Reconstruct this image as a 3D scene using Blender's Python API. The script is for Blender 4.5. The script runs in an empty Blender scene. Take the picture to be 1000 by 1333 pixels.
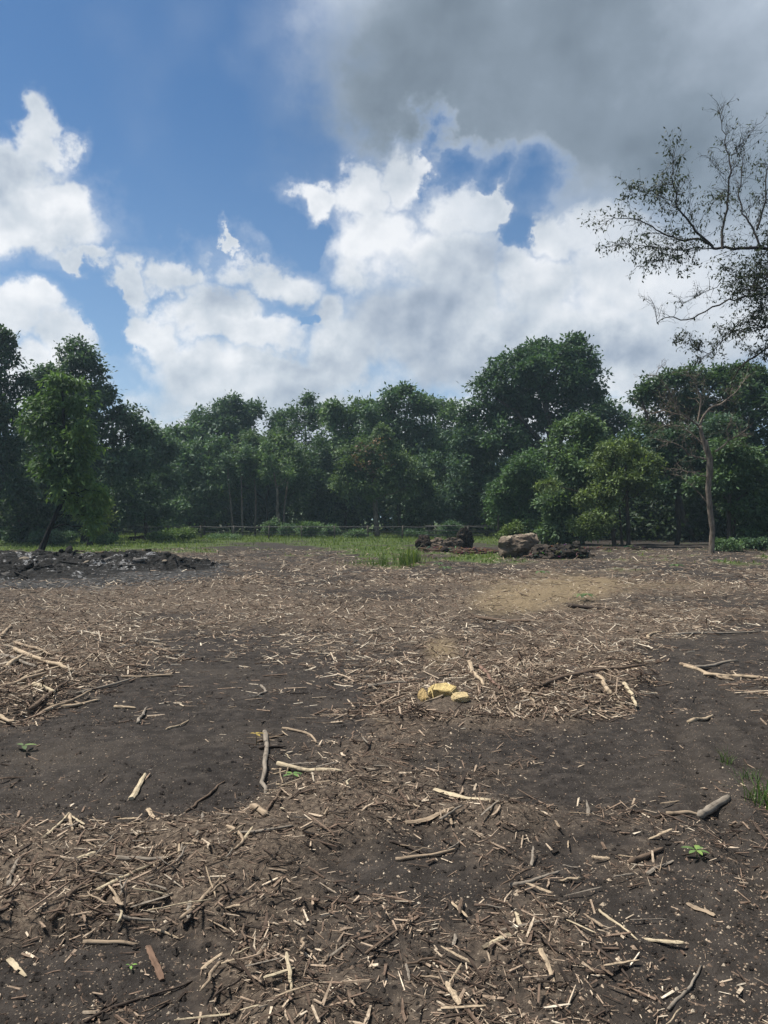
import bpy, math, random
import numpy as np

# ------------------------------------------------------------------ camera
F, H, HOR = 1003.0, 1.6, 675.0          # focal length in photo pixels, eye height, horizon row
scene = bpy.context.scene
C = scene.collection
cam_d = bpy.data.cameras.new('camera')
cam = bpy.data.objects.new('camera', cam_d); C.objects.link(cam)
cam_d.sensor_fit = 'VERTICAL'
cam_d.angle = 2 * math.atan(666.5 / F)
cam_d.clip_start = 0.05; cam_d.clip_end = 20000
cam.location = (0, 0, H)
cam.rotation_euler = (math.radians(90) + math.atan((HOR - 666.5) / F), 0, 0)
scene.camera = cam
scene.view_settings.view_transform = 'Standard'
scene.view_settings.look = 'None'
scene.view_settings.exposure = 0.85
scene.view_settings.gamma = 1.0
scene.view_settings.use_curve_mapping = False
cy = scene.cycles
cy.max_bounces = 5; cy.diffuse_bounces = 3; cy.glossy_bounces = 2; cy.transmission_bounces = 3
cy.transparent_max_bounces = 8; cy.volume_bounces = 1
cy.use_denoising = True
cy.caustics_reflective = False; cy.caustics_refractive = False
SUN_EL, SUN_AZ = 62.0, -80.0             # azimuth measured from the view direction, to the right positive

# ------------------------------------------------------------------ node helper
class NB:
    """tiny node-math builder"""
    def __init__(s, tree): s.t = tree; s.n = tree.nodes; s.l = tree.links
    def new(s, typ, **kw):
        nd = s.n.new(typ)
        for k, v in kw.items(): setattr(nd, k, v)
        return nd
    def put(s, sock, v):
        if isinstance(v, bpy.types.NodeSocket): s.l.new(v, sock)
        elif v is not None:
            if isinstance(v, (tuple, list)) and sock.type == 'RGBA' and len(v) == 3: v = tuple(v) + (1,)
            sock.default_value = v
    def m(s, op, a, b=None, c=None, clamp=False):
        nd = s.new('ShaderNodeMath', operation=op, use_clamp=clamp)
        s.put(nd.inputs[0], a); s.put(nd.inputs[1], b); s.put(nd.inputs[2], c)
        return nd.outputs[0]
    def v(s, op, a, b=None, out=0, scale=None):
        nd = s.new('ShaderNodeVectorMath', operation=op)
        s.put(nd.inputs[0], a)
        if b is not None: s.put(nd.inputs[1], b)
        if scale is not None: s.put(nd.inputs['Scale'], scale)
        return nd.outputs[out]
    def noise(s, vec, scale, detail=4, rough=.5, lac=2.0, dist=0.0, col=False):
        nd = s.new('ShaderNodeTexNoise')
        s.put(nd.inputs['Vector'], vec); s.put(nd.inputs['Scale'], scale); s.put(nd.inputs['Detail'], detail)
        s.put(nd.inputs['Roughness'], rough); s.put(nd.inputs['Lacunarity'], lac); s.put(nd.inputs['Distortion'], dist)
        return nd.outputs['Color' if col else 'Fac']
    def step(s, x, lo, hi):
        nd = s.new('ShaderNodeMapRange', interpolation_type='SMOOTHSTEP')
        s.put(nd.inputs[0], x); s.put(nd.inputs[1], lo); s.put(nd.inputs[2], hi)
        return nd.outputs[0]
    def lin(s, x, lo, hi, a, b):
        nd = s.new('ShaderNodeMapRange')
        s.put(nd.inputs[0], x); s.put(nd.inputs[1], lo); s.put(nd.inputs[2], hi); s.put(nd.inputs[3], a); s.put(nd.inputs[4], b)
        return nd.outputs[0]
    def mix(s, f, a, b, mode='MIX'):
        nd = s.new('ShaderNodeMix', data_type='RGBA', blend_type=mode)
        s.put(nd.inputs[0], f); s.put(nd.inputs[6], a); s.put(nd.inputs[7], b)
        return nd.outputs[2]
    def ramp(s, x, stops):
        nd = s.new('ShaderNodeValToRGB'); e = nd.color_ramp.elements
        while len(e) < len(stops): e.new(.5)
        for k, (p, c) in enumerate(stops): e[k].position = p; e[k].color = tuple(c) + (1,)
        s.put(nd.inputs[0], x)
        return nd.outputs[0]

# ------------------------------------------------------------------ sky
def azel(px, py):
    az = math.degrees(math.atan((px - 500) / F))
    el = math.degrees(math.atan((HOR - py) / math.hypot(F, px - 500)))
    return az, el
CUMULUS = [  # photo px centre and radii of the lobes of the white clouds
    (32, 142, 26, 30), (42, 185, 30, 34), (8, 225, 55, 36), (64, 286, 82, 42), (122, 326, 50, 13), (-60, 280, 90, 50),
    (62, 394, 34, 28), (20, 412, 52, 36), (88, 440, 48, 40), (50, 490, 100, 40), (-80, 430, 80, 60),
    (190, 365, 26, 34), (242, 352, 38, 28), (303, 312, 9, 13), (345, 352, 68, 30), (215, 425, 46, 36), (255, 480, 90, 44),
    (320, 425, 78, 30), (330, 512, 190, 46), (380, 475, 110, 40), (290, 395, 60, 34), (425, 395, 44, 46), (450, 450, 80, 60),
    (425, 252, 34, 22), (470, 244, 42, 34), (518, 222, 34, 36), (500, 305, 66, 62), (590, 272, 56, 42), (642, 262, 44, 40), (590, 345, 96, 62), (560, 430, 130, 80),
    (735, 310, 44, 36), (790, 300, 56, 40), (700, 385, 80, 56), (850, 370, 130, 80), (1000, 380, 150, 120), (750, 470, 250, 70), (500, 560, 700, 40)]
GREY = [  # the dark overhead cloud layer and where it hangs down
    (575, 45, 140, 100), (820, 70, 280, 150), (600, 115, 170, 62), (540, 130, 110, 56), (880, 178, 150, 72), (1080, 150, 240, 160)]
SHADE = [(600, 484, 190, 44, .85), (800, 474, 200, 48, .85), (545, 430, 100, 90, .5), (640, 335, 66, 56, .7), (70, 326, 150, 32, .6), (25, 238, 100, 30, .55), (340, 384, 130, 24, .6),
         (370, 458, 130, 22, .5), (900, 345, 110, 50, .28), (430, 500, 200, 40, .4)]
GAP = [(148, 405, 30, 50), (690, 290, 30, 46), (585, 192, 66, 30), (705, 225, 46, 40), (650, 205, 40, 26), (384, 404, 24, 10), (410, 300, 26, 22)]
world = bpy.data.worlds.new('World'); scene.world = world; world.use_nodes = True
def build_sky():
    t = world.node_tree; t.nodes.clear(); b = NB(t)
    sky = b.new('ShaderNodeTexSky', sky_type='NISHITA', sun_disc=False)
    sky.sun_elevation = math.radians(SUN_EL); sky.sun_rotation = math.radians(SUN_AZ)
    sky.altitude = 0; sky.air_density = 1.0; sky.dust_density = 0.1; sky.ozone_density = 5.0
    P = b.v('NORMALIZE', b.new('ShaderNodeTexCoord').outputs['Generated'])
    sp = b.new('ShaderNodeSeparateXYZ'); b.put(sp.inputs[0], P)
    az = b.m('MULTIPLY', b.m('ARCTAN2', sp.outputs[0], sp.outputs[1]), 57.2958)
    el = b.m('MULTIPLY', b.m('ARCSINE', sp.outputs[2]), 57.2958)
    AE = b.new('ShaderNodeCombineXYZ'); b.put(AE.inputs[0], az); b.put(AE.inputs[1], el); AE = AE.outputs[0]
    # ragged edges: warp the cloud outlines with noise at two sizes
    w = b.v('SUBTRACT', b.noise(P, 8.0, 7, .60, col=True), (.5, .5, .5))
    AEw = b.v('MULTIPLY_ADD', w, (11.0, 11.0, 0)); AEw.node.inputs[2].default_value = (0, 0, 0); b.l.new(AE, AEw.node.inputs[2])
    K = .054
    def dist(vec, px, py, rx, ry):
        a, e = azel(px, py)
        q = b.v('MULTIPLY_ADD', vec, (1 / (rx * K), 1 / (ry * K), 0)); q.node.inputs[2].default_value = (-a / (rx * K), -e / (ry * K), 0)
        return b.v('LENGTH', q, out=1)
    def union(lst, vec, sm):
        u = None
        for it in lst:
            L = dist(vec, *it)
            u = L if u is None else b.m('SMOOTH_MIN', u, L, sm)
        return b.m('SUBTRACT', 1.0, u)
    U = union(CUMULUS, AEw, .12)
    f = b.m('SUBTRACT', b.noise(P, 13, 7, .55), .5)
    Pl = b.v('ADD', P, (-.007, -.003, .016))                       # the same field a little toward the sun
    fl = b.m('SUBTRACT', b.noise(Pl, 13, 4, .5), .5)
    g = b.m('SUBTRACT', b.noise(P, 4.2, 2, .5), .5)
    gl = b.m('SUBTRACT', b.noise(b.v('ADD', P, (-.02, -.01, .045)), 4.2, 2, .5), .5)
    # to the sides and behind the weather simply goes on: broken cumulus from noise alone
    broken = b.m('MULTIPLY', b.m('ADD', g, -.02), 3.0)
    side = b.step(b.m('ABSOLUTE', az), 36, 55)
    broken = b.m('SUBTRACT', broken, b.m('MULTIPLY', b.m('SUBTRACT', 1.0, side), 3.0))
    U = b.m('MAXIMUM', U, broken)
    gap = union(GAP, AEw, .1)
    U = b.m('SUBTRACT', U, b.m('MULTIPLY', b.m('MAXIMUM', gap, 0.0), 1.7))
    dens = b.m('ADD', U, b.m('MULTIPLY', f, .75))
    veil = b.m('MULTIPLY', b.step(b.m('ADD', dens, b.m('MULTIPLY', g, .9)), -.55, .25), .22)
    alpha = b.m('MAXIMUM', b.step(dens, -.19, .44), veil)
    # self-shading of the billows
    rel = b.m('ADD', b.m('MULTIPLY', b.m('SUBTRACT', f, fl), 1.15), b.m('MULTIPLY', b.m('SUBTRACT', g, gl), 1.6))
    edge = b.step(dens, .7, .08)
    sh = 0.0
    for (px, py, rx, ry, amp) in SHADE:
        sh = b.m('MAXIMUM', b.m('MULTIPLY_ADD', dist(AEw, px, py, rx, ry), -amp, amp), sh)
    lit = b.m('ADD', b.m('ADD', .72, b.m('MULTIPLY', rel, 1.0)), b.m('SUBTRACT', b.m('MULTIPLY', edge, .08), b.m('MULTIPLY', sh, .42)), clamp=True)
    ccol = b.ramp(lit, [(0.0, (.20, .265, .36)), (.35, (.40, .465, .56)), (.65, (.62, .675, .74)), (1.0, (.93, .945, .97))])
    # grey layer overhead
    G = union(GREY, AEw, .3)
    over = b.m('ADD', b.lin(el, 36, 62, -1.2, .55), b.m('MULTIPLY', g, 2.2))   # the layer goes on overhead and behind
    G = b.m('MAXIMUM', G, over)
    G = b.m('SUBTRACT', G, b.m('MULTIPLY', b.m('MAXIMUM', gap, -.3), .9))
    gd = b.m('ADD', G, b.m('MULTIPLY', f, .5))
    galpha = b.m('MULTIPLY', b.m('MAXIMUM', b.step(gd, -.42, .62), b.m('MULTIPLY', b.step(gd, -.75, .1), .22)), .95)
    gl2 = b.m('ADD', b.m('ADD', .88, b.m('MULTIPLY', g, 2.2)), b.m('SUBTRACT', b.m('MULTIPLY', b.m('SUBTRACT', f, b.m('MULTIPLY', fl, .6)), .75), b.m('MULTIPLY', b.step(gd, -.1, 1.0), .60)), clamp=True)
    gcol = b.ramp(gl2, [(0.0, (.185, .232, .282)), (.35, (.265, .325, .39)), (.7, (.44, .51, .60)), (1.0, (.66, .72, .80))])
    base = b.v('MULTIPLY', b.v('SCALE', sky.outputs[0], scale=SKY_K), (.78, .97, 1.05))
    hz = b.step(el, 30, -6)
    base = b.mix(b.m('MULTIPLY', hz, .5), base, (.46, .60, .78))
    col = b.mix(b.m('MULTIPLY', alpha, .96), base, ccol)
    col = b.mix(galpha, col, gcol)
    bg = b.new('ShaderNodeBackground'); b.put(bg.inputs[0], col); bg.inputs[1].default_value = .56
    out = b.new('ShaderNodeOutputWorld'); b.l.new(bg.outputs[0], out.inputs[0])
SKY_K = 0.098
build_sky()
world.cycles.sampling_method = 'MANUAL'; world.cycles.sample_map_resolution = 512

# ------------------------------------------------------------------ sun behind thin cloud
sun_d = bpy.data.lights.new('sun', 'SUN'); sun = bpy.data.objects.new('sun', sun_d); C.objects.link(sun)
sun_d.energy = 4.6; sun_d.angle = math.radians(9); sun_d.color = (1.0, .95, .87)
_a, _e = math.radians(SUN_AZ), math.radians(SUN_EL)
from mathutils import Vector, Matrix
sun.rotation_euler = Vector((math.sin(_a) * math.cos(_e), math.cos(_a) * math.cos(_e), math.sin(_e))).to_track_quat('Z', 'Y').to_euler()

# ------------------------------------------------------------------ numpy helpers
rng = np.random.default_rng(7)
def _hash(ix, iy, iz, seed):
    h = (ix.astype(np.uint32) * np.uint32(374761393) + iy.astype(np.uint32) * np.uint32(668265263)
         + iz.astype(np.uint32) * np.uint32(2147483647) + np.uint32(seed * 974711 + 12345))
    h = (h ^ (h >> np.uint32(13))) * np.uint32(1274126177)
    h = h ^ (h >> np.uint32(16))
    return (h & np.uint32(0xffffff)).astype(np.float64) / 16777215.0
def vnoise2(x, y, seed=0):
    x = np.asarray(x, float) + 5000.0; y = np.asarray(y, float) + 5000.0
    ix = np.floor(x).astype(np.int64); iy = np.floor(y).astype(np.int64); fx = x - ix; fy = y - iy
    fx = fx * fx * (3 - 2 * fx); fy = fy * fy * (3 - 2 * fy); z = np.zeros_like(ix)
    a = _hash(ix, iy, z, seed); b = _hash(ix + 1, iy, z, seed); c = _hash(ix, iy + 1, z, seed); d = _hash(ix + 1, iy + 1, z, seed)
    return (a * (1 - fx) + b * fx) * (1 - fy) + (c * (1 - fx) + d * fx) * fy - .5
def fbm2(x, y, octv=4, seed=0, gain=.5):
    s = 0; a = 1.0; f = 1.0
    for k in range(octv): s = s + a * vnoise2(np.asarray(x) * f, np.asarray(y) * f, seed + k * 17); a *= gain; f *= 2.03
    return s
def vnoise3(p, seed=0):
    p = np.asarray(p, float) + 1000.0
    i = np.floor(p).astype(np.int64); f = p - i; f = f * f * (3 - 2 * f); r = 0
    for dx in (0, 1):
        for dy in (0, 1):
            for dz in (0, 1):
                w = (f[:, 0] if dx else 1 - f[:, 0]) * (f[:, 1] if dy else 1 - f[:, 1]) * (f[:, 2] if dz else 1 - f[:, 2])
                r = r + w * _hash(i[:, 0] + dx, i[:, 1] + dy, i[:, 2] + dz, seed)
    return r - .5
def fbm3(p, octv=4, seed=0, gain=.5):
    s = 0; a = 1.0; f = 1.0
    for k in range(octv): s = s + a * vnoise3(np.asarray(p) * f, seed + k * 13); a *= gain; f *= 2.03
    return s
def sstep(x, a, b):
    t = np.clip((x - a) / (b - a), 0, 1); return t * t * (3 - 2 * t)
def G(px, py):                                   # photo pixel on the ground -> metres
    d = F * H / (py - HOR); return (px - 500) / F * d, d

def mesh_np(name, V, faces, mats=(), attrs=None, smooth=False, midx=None):
    """faces: list of (n,k) int arrays"""
    me = bpy.data.meshes.new(name)
    V = np.asarray(V, np.float32); me.vertices.add(len(V)); me.vertices.foreach_set('co', V.ravel())
    loops = np.concatenate([np.asarray(f, np.int32).ravel() for f in faces])
    sizes = np.concatenate([np.full(len(f), np.asarray(f).shape[1], np.int32) for f in faces])
    starts = np.concatenate([[0], np.cumsum(sizes)[:-1]]).astype(np.int32)
    me.loops.add(len(loops)); me.loops.foreach_set('vertex_index', loops)
    me.polygons.add(len(sizes)); me.polygons.foreach_set('loop_start', starts)
    try: me.polygons.foreach_set('loop_total', sizes)
    except Exception: pass
    if midx is not None: me.polygons.foreach_set('material_index', np.asarray(midx, np.int32))
    me.polygons.foreach_set('use_smooth', np.full(len(sizes), bool(smooth)))
    for m_ in (mats if isinstance(mats, (list, tuple)) else [mats]): me.materials.append(m_)
    for k, v in (attrs or {}).items():
        at = me.attributes.new(k, 'FLOAT', 'POINT'); at.data.foreach_set('value', np.asarray(v, np.float32))
    me.update(calc_edges=True); me.validate()
    return me
def tag(o, label=None, cat=None, group=None, kind=None):
    if label: o['label'] = label
    if cat: o['category'] = cat
    if group: o['group'] = group
    if kind: o['kind'] = kind
    return o
def obj(name, me, parent=None, loc=None, rot=None, color=None):
    o = bpy.data.objects.new(name, me); C.objects.link(o)
    if parent is not None: o.parent = parent
    if loc is not None: o.location = loc
    if rot is not None: o.rotation_euler = rot
    if color is not None: o.color = tuple(color) + (1,)
    return o
def empty(name, loc, label, cat, group=None):
    o = bpy.data.objects.new(name, None); C.objects.link(o); o.location = loc; o.empty_display_size = .2
    return tag(o, label, cat, group)

def tube(pts, rad, sides=6, seed=0, rough=0.0, cap=True):
    """tapered tube along a polyline; returns V, quads, tris"""
    pts = np.asarray(pts, float); n = len(pts); rad = np.broadcast_to(np.asarray(rad, float), (n,))
    T = np.gradient(pts, axis=0); T /= np.linalg.norm(T, axis=1)[:, None] + 1e-9
    ref = np.array([0.31, 0.17, .93]) if abs(T[:, 2]).mean() < .8 else np.array([.96, .2, .1])
    A = np.cross(T, ref); A /= np.linalg.norm(A, axis=1)[:, None] + 1e-9; B = np.cross(T, A)
    th = np.arange(sides) / sides * 2 * np.pi
    r = rad[:, None] * np.ones((1, sides))
    if rough: r = r * (1 + rough * np.random.default_rng(seed).uniform(-1, 1, r.shape))
    V = pts[:, None, :] + r[..., None] * (np.cos(th)[None, :, None] * A[:, None, :] + np.sin(th)[None, :, None] * B[:, None, :])
    V = V.reshape(-1, 3); q = []
    i = np.arange(n - 1)[:, None] * sides; j = np.arange(sides)[None, :]; k = (j + 1) % sides
    q = np.stack([i + j, i + k, i + sides + k, i + sides + j], -1).reshape(-1, 4)
    t = np.zeros((0, 3), int)
    if cap:
        V = np.vstack([V, pts[:1], pts[-1:]]); a, b_ = n * sides, n * sides + 1
        jj = np.arange(sides); kk = (jj + 1) % sides
        t = np.vstack([np.stack([np.full(sides, a), kk, jj], -1), np.stack([np.full(sides, b_), (n - 1) * sides + jj, (n - 1) * sides + kk], -1)])
    return V, q, t
class MB:
    def __init__(s): s.V = []; s.Q = []; s.T = []; s.n = 0; s.A = []
    def add(s, V, Q=None, T=None, a=0.0):
        if Q is not None and len(Q): s.Q.append(np.asarray(Q) + s.n)
        if T is not None and len(T): s.T.append(np.asarray(T) + s.n)
        s.V.append(np.asarray(V, float)); s.n += len(V); s.A.append(np.broadcast_to(np.asarray(a, float), (len(V),)))
    def tube(s, pts, rad, sides=6, seed=0, rough=0, cap=True, a=0.0):
        V, q, t = tube(pts, rad, sides, seed, rough, cap); s.add(V, q, t, a)
    def mesh(s, name, mat, smooth=True):
        fs = []
        if s.Q: fs.append(np.vstack(s.Q))
        if s.T: fs.append(np.vstack(s.T))
        return mesh_np(name, np.vstack(s.V), fs, mat, {'tint': np.concatenate(s.A)}, smooth)
def wander(p0, p1, n, amp, r, droop=0.0):
    """crooked polyline from p0 to p1"""
    p0 = np.asarray(p0, float); p1 = np.asarray(p1, float); t = np.linspace(0, 1, n)[:, None]
    L = np.linalg.norm(p1 - p0); w = np.cumsum(r.normal(0, 1, (n, 3)), 0); w -= w[0]; w -= t * w[-1]
    P = p0 + (p1 - p0) * t + w * amp * L / math.sqrt(n); P[:, 2] += droop * L * 4 * t[:, 0] * (1 - t[:, 0])
    return P

# ------------------------------------------------------------------ materials
def new_mat(name):
    m_ = bpy.data.materials.new(name); m_.use_nodes = True; m_.node_tree.nodes.clear(); return m_, NB(m_.node_tree)
def finish(b, col, rough=.8, normal=None, spec=.3, transl=0.0, tcol=None):
    p = b.new('ShaderNodeBsdfPrincipled'); b.put(p.inputs['Base Color'], col); b.put(p.inputs['Roughness'], rough)
    p.inputs['Specular IOR Level'].default_value = spec
    if normal is not None: b.put(p.inputs['Normal'], normal)
    sh = p.outputs[0]
    if transl:
        tr = b.new('ShaderNodeBsdfTranslucent'); b.put(tr.inputs[0], tcol if tcol is not None else col)
        mx = b.new('ShaderNodeMixShader'); mx.inputs[0].default_value = transl
        b.l.new(sh, mx.inputs[1]); b.l.new(tr.outputs[0], mx.inputs[2]); sh = mx.outputs[0]
    out = b.new('ShaderNodeOutputMaterial'); b.l.new(sh, out.inputs[0])
def bump(b, h, strength, dist):
    n = b.new('ShaderNodeBump'); n.inputs['Strength'].default_value = strength; n.inputs['Distance'].default_value = dist
    b.put(n.inputs['Height'], h); return n.outputs[0]
def attr(b, name, out='Fac'):
    a = b.new('ShaderNodeAttribute', attribute_name=name); return a.outputs[out]
def pos(b): return b.new('ShaderNodeNewGeometry').outputs['Position']
def objc(b): return b.new('ShaderNodeTexCoord').outputs['Object']
def ocol(b): return b.new('ShaderNodeObjectInfo').outputs['Color']
def orand(b): return b.new('ShaderNodeObjectInfo').outputs['Random']

def mat_leaf(name, lo=.42, hi=1.7, yellow=.35, transl=.28, cast=(1.0, .98, 1.05)):
    m_, b = new_mat(name); t = attr(b, 'tint')
    c = b.mix(1.0, ocol(b), b.ramp(t, [(0, tuple(lo * q for q in cast)), (1, tuple(hi * q for q in cast))]), 'MULTIPLY')
    c = b.mix(b.m('MULTIPLY', b.step(t, .6, 1.0), yellow), c, b.mix(1.0, c, (1.5, 1.15, .55), 'MULTIPLY'))
    finish(b, c, .55, None, .25, transl, b.mix(1.0, c, (1.3, 1.35, .6), 'MULTIPLY')); return m_
LEAF = mat_leaf('foliage')
GRASS = mat_leaf('grass_blades', .6, 1.35, .5, .3, (1, 1, 1))
def mat_bark(name, c1, c2, scale=6):
    m_, b = new_mat(name); p = b.v('MULTIPLY', objc(b), (1, 1, .25))
    n = b.noise(p, scale, 6, .65); n2 = b.noise(objc(b), scale * .25, 3, .5)
    c = b.mix(b.step(n, .35, .68), c1, c2); c = b.mix(b.m('MULTIPLY', b.step(n2, .4, .7), .6), c, b.mix(1.0, c, (.55, .55, .55), 'MULTIPLY'))
    finish(b, c, .9, bump(b, n, .7, .05), .15); return m_
BARK = mat_bark('bark_dark', (.035, .028, .022), (.085, .07, .055))
BARKP = mat_bark('bark_pale', (.085, .068, .053), (.25, .205, .16), 9)
TWIG = mat_bark('bark_twig', (.03, .026, .024), (.06, .052, .046))
CHARB = mat_bark('bark_charred', (.006, .006, .006), (.02, .018, .017))

def mat_wood():
    m_, b = new_mat('weathered_wood'); o = objc(b); r = orand(b)
    p = b.v('ADD', b.v('MULTIPLY', o, (7, 60, 60)), b.v('SCALE', (13.0, 7.0, 3.0), scale=r))
    n = b.noise(p, 1.0, 5, .6); q = b.noise(b.v('ADD', o, b.v('SCALE', (9.0, 5.0, 1.0), scale=r)), 14, 4, .6)
    c = b.mix(1.0, ocol(b), b.ramp(n, [(.25, (.42, .40, .38)), (.55, (.95, .95, .95)), (.8, (1.25, 1.22, 1.18))]), 'MULTIPLY')
    c = b.mix(b.m('MULTIPLY', b.step(q, .5, .72), .75), c, (.045, .034, .026))
    finish(b, c, .85, bump(b, n, .8, .004), .2); return m_
WOOD = mat_wood()
def mat_chip():
    m_, b = new_mat('mulch_chips'); t = attr(b, 'tint'); P = pos(b)
    c = b.ramp(t, [(0, (.024, .018, .014)), (.22, (.068, .047, .035)), (.45, (.165, .115, .083)), (.7, (.30, .228, .165)), (.9, (.45, .37, .275)), (1, (.58, .50, .39))])
    n = b.noise(P, 60, 3, .6)
    c = b.mix(1.0, c, b.ramp(n, [(.3, (.5, .48, .46)), (.6, (1.1, 1.1, 1.1))]), 'MULTIPLY')
    finish(b, c, .85, None, .2); return m_
CHIP = mat_chip()
def mat_soil():
    m_, b = new_mat('soil'); P = pos(b)
    mu = attr(b, 'mulch'); sa = attr(b, 'sand'); gr = attr(b, 'grass'); ash = attr(b, 'ash')
    n0 = b.noise(P, .7, 5, .6); n1 = b.noise(P, 9, 6, .65); n2 = b.noise(P, 70, 4, .7); n3 = b.noise(P, 28, 5, .7)
    c = b.ramp(n1, [(.28, (.0150, .0128, .0113)), (.5, (.0285, .0242, .0213)), (.72, (.055, .0465, .040))])
    c = b.mix(b.m('MULTIPLY', b.step(n0, .46, .70), .6), c, (.060, .050, .041))
    mc = b.ramp(n3, [(.3, (.032, .024, .018)), (.48, (.088, .067, .050)), (.62, (.175, .136, .100)), (.78, (.31, .25, .185))])
    c = b.mix(b.m('MULTIPLY', b.step(b.m('ADD', mu, b.m('MULTIPLY', b.m('SUBTRACT', n1, .5), .8)), .42, 1.15), .70), c, mc)
    sc = b.ramp(n3, [(.3, (.11, .08, .045)), (.6, (.24, .185, .11)), (.8, (.34, .28, .18))])
    c = b.mix(b.m('MULTIPLY', b.step(b.m('ADD', sa, b.m('MULTIPLY', b.m('SUBTRACT', n1, .5), .9)), .3, .95), .62), c, sc)
    gc = b.ramp(n3, [(.3, (.030, .042, .014)), (.6, (.062, .088, .026)), (.8, (.12, .13, .05))])
    c = b.mix(b.step(b.m('ADD', gr, b.m('MULTIPLY', b.m('SUBTRACT', n1, .5), .9)), .3, .7), c, gc)
    ac = b.ramp(n1, [(.35, (.010, .010, .010)), (.55, (.035, .034, .033)), (.66, (.16, .155, .15))])
    c = b.mix(b.step(b.m('ADD', ash, b.m('MULTIPLY', b.m('SUBTRACT', n1, .5), .6)), .3, .6), c, ac)
    # pale crumbs of wood and grit too small to model
    vo = b.new('ShaderNodeTexVoronoi'); b.put(vo.inputs['Vector'], P); vo.inputs['Scale'].default_value = 85
    sel = b.new('ShaderNodeSeparateColor'); b.put(sel.inputs[0], vo.outputs['Color'])
    spk = b.m('MULTIPLY', b.m('LESS_THAN', vo.outputs['Distance'], .26), b.m('GREATER_THAN', b.m('ADD', sel.outputs[0], b.m('MULTIPLY', b.m('SUBTRACT', n0, .5), .5)), .80))
    c = b.mix(b.m('MULTIPLY', spk, .7), c, b.mix(sel.outputs[1], (.10, .075, .05), (.30, .25, .19)))
    h = b.m('ADD', b.m('ADD', b.m('MULTIPLY', n1, .5), b.m('MULTIPLY', n3, .35)), b.m('MULTIPLY', n2, .22))
    finish(b, c, .95, bump(b, h, .9, .05), .12); return m_
SOIL = mat_soil()

# ------------------------------------------------------------------ ground
MULCH = [  # photo px, radii, amount: drifts of shredded wood (+) and bare soil (-)
    (280, 920, 190, 55, -1.1), (120, 1010, 170, 60, -.9), (430, 905, 50, 40, -.3), (510, 965, 80, 60, .32), (640, 1000, 120, 50, .15), (240, 1035, 110, 35, -.55), (920, 900, 90, 50, -1.0), (960, 830, 80, 22, -.6), (870, 960, 90, 50, -.7),
    (650, 985, 150, 36, -.28), (520, 930, 60, 35, .4), (660, 915, 210, 26, .3), (790, 985, 60, 40, -.25), (90, 1290, 110, 60, -.8), (940, 1230, 100, 90, -.55), (420, 1180, 60, 60, -.2), (570, 1150, 100, 60, -.45), (820, 1230, 70, 60, -.35),
    (620, 790, 200, 40, .2), (200, 790, 300, 32, .35), (60, 870, 130, 50, 1.1), (20, 910, 70, 35, .8), (750, 888, 105, 34, 1.15), (640, 870, 110, 40, .6), (800, 806, 95, 15, .8), (690, 840, 90, 22, .4), (480, 870, 70, 40, .4),
    (470, 1000, 50, 40, .4), (440, 1050, 110, 45, .65), (200, 1130, 140, 50, .95), (100, 1180, 110, 40, .7), (290, 1100, 60, 40, .5), (680, 1290, 180, 60, .12), (330, 1300, 130, 50, .2),
    (140, 1310, 40, 30, .7), (690, 1060, 120, 40, .35), (830, 1140, 60, 40, .5), (880, 800, 130, 24, .25), (700, 1200, 90, 70, .35), (510, 1290, 100, 60, .05), (960, 890, 60, 20, .7)]
SAND = [(700, 775, 100, 28, .95), (640, 795, 50, 16, .35), (572, 850, 30, 24, .85), (770, 760, 60, 14, .5), (560, 880, 40, 10, .35), (880, 765, 80, 14, .35)]
GRASSM = [(300, 700, 330, 9, .95), (50, 712, 180, 9, 1.1), (490, 718, 60, 14, .6), (630, 728, 55, 9, .8), (600, 700, 60, 9, .7), (820, 742, 110, 10, .3), (975, 733, 60, 12, .35), (520, 735, 50, 10, .45)]
ASHM = [(110, 748, 150, 17, 1.2), (30, 755, 70, 13, .8), (230, 742, 60, 10, .7)]
def to_px(x, y):
    y = np.maximum(y, 1.6); return 500 + F * x / y, HOR + F * H / y
def field(lst, px, py):
    s = 0
    for (a, b_, rx, ry, amp) in lst: s = s + amp * np.exp(-((px - a) / rx) ** 2 - ((py - b_) / ry) ** 2)
    return s
def masks(x, y):
    px, py = to_px(x, y)
    n = fbm2(x * .55, y * .55, 4, 3, .6); n2 = fbm2(x * 2.2, y * 2.2, 3, 23, .6)
    m_ = .66 - .16 * sstep(py, 900, 1050) + field(MULCH, px, py) + n * .75 + n2 * .32
    m_ = m_ * sstep(py, 703, 722)
    s_ = field(SAND, px, py) + n * .3
    g_ = field(GRASSM, px, py) + (n * .9 + n2 * .35) * (1 - sstep(py, 728, 752)) + .9 * sstep(y, 55, 70)
    a_ = field(ASHM, px, py) + n * .3
    return np.clip(m_, 0, 1.2), np.clip(s_, 0, 1), np.clip(g_, 0, 1), np.clip(a_, 0, 1)
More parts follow.
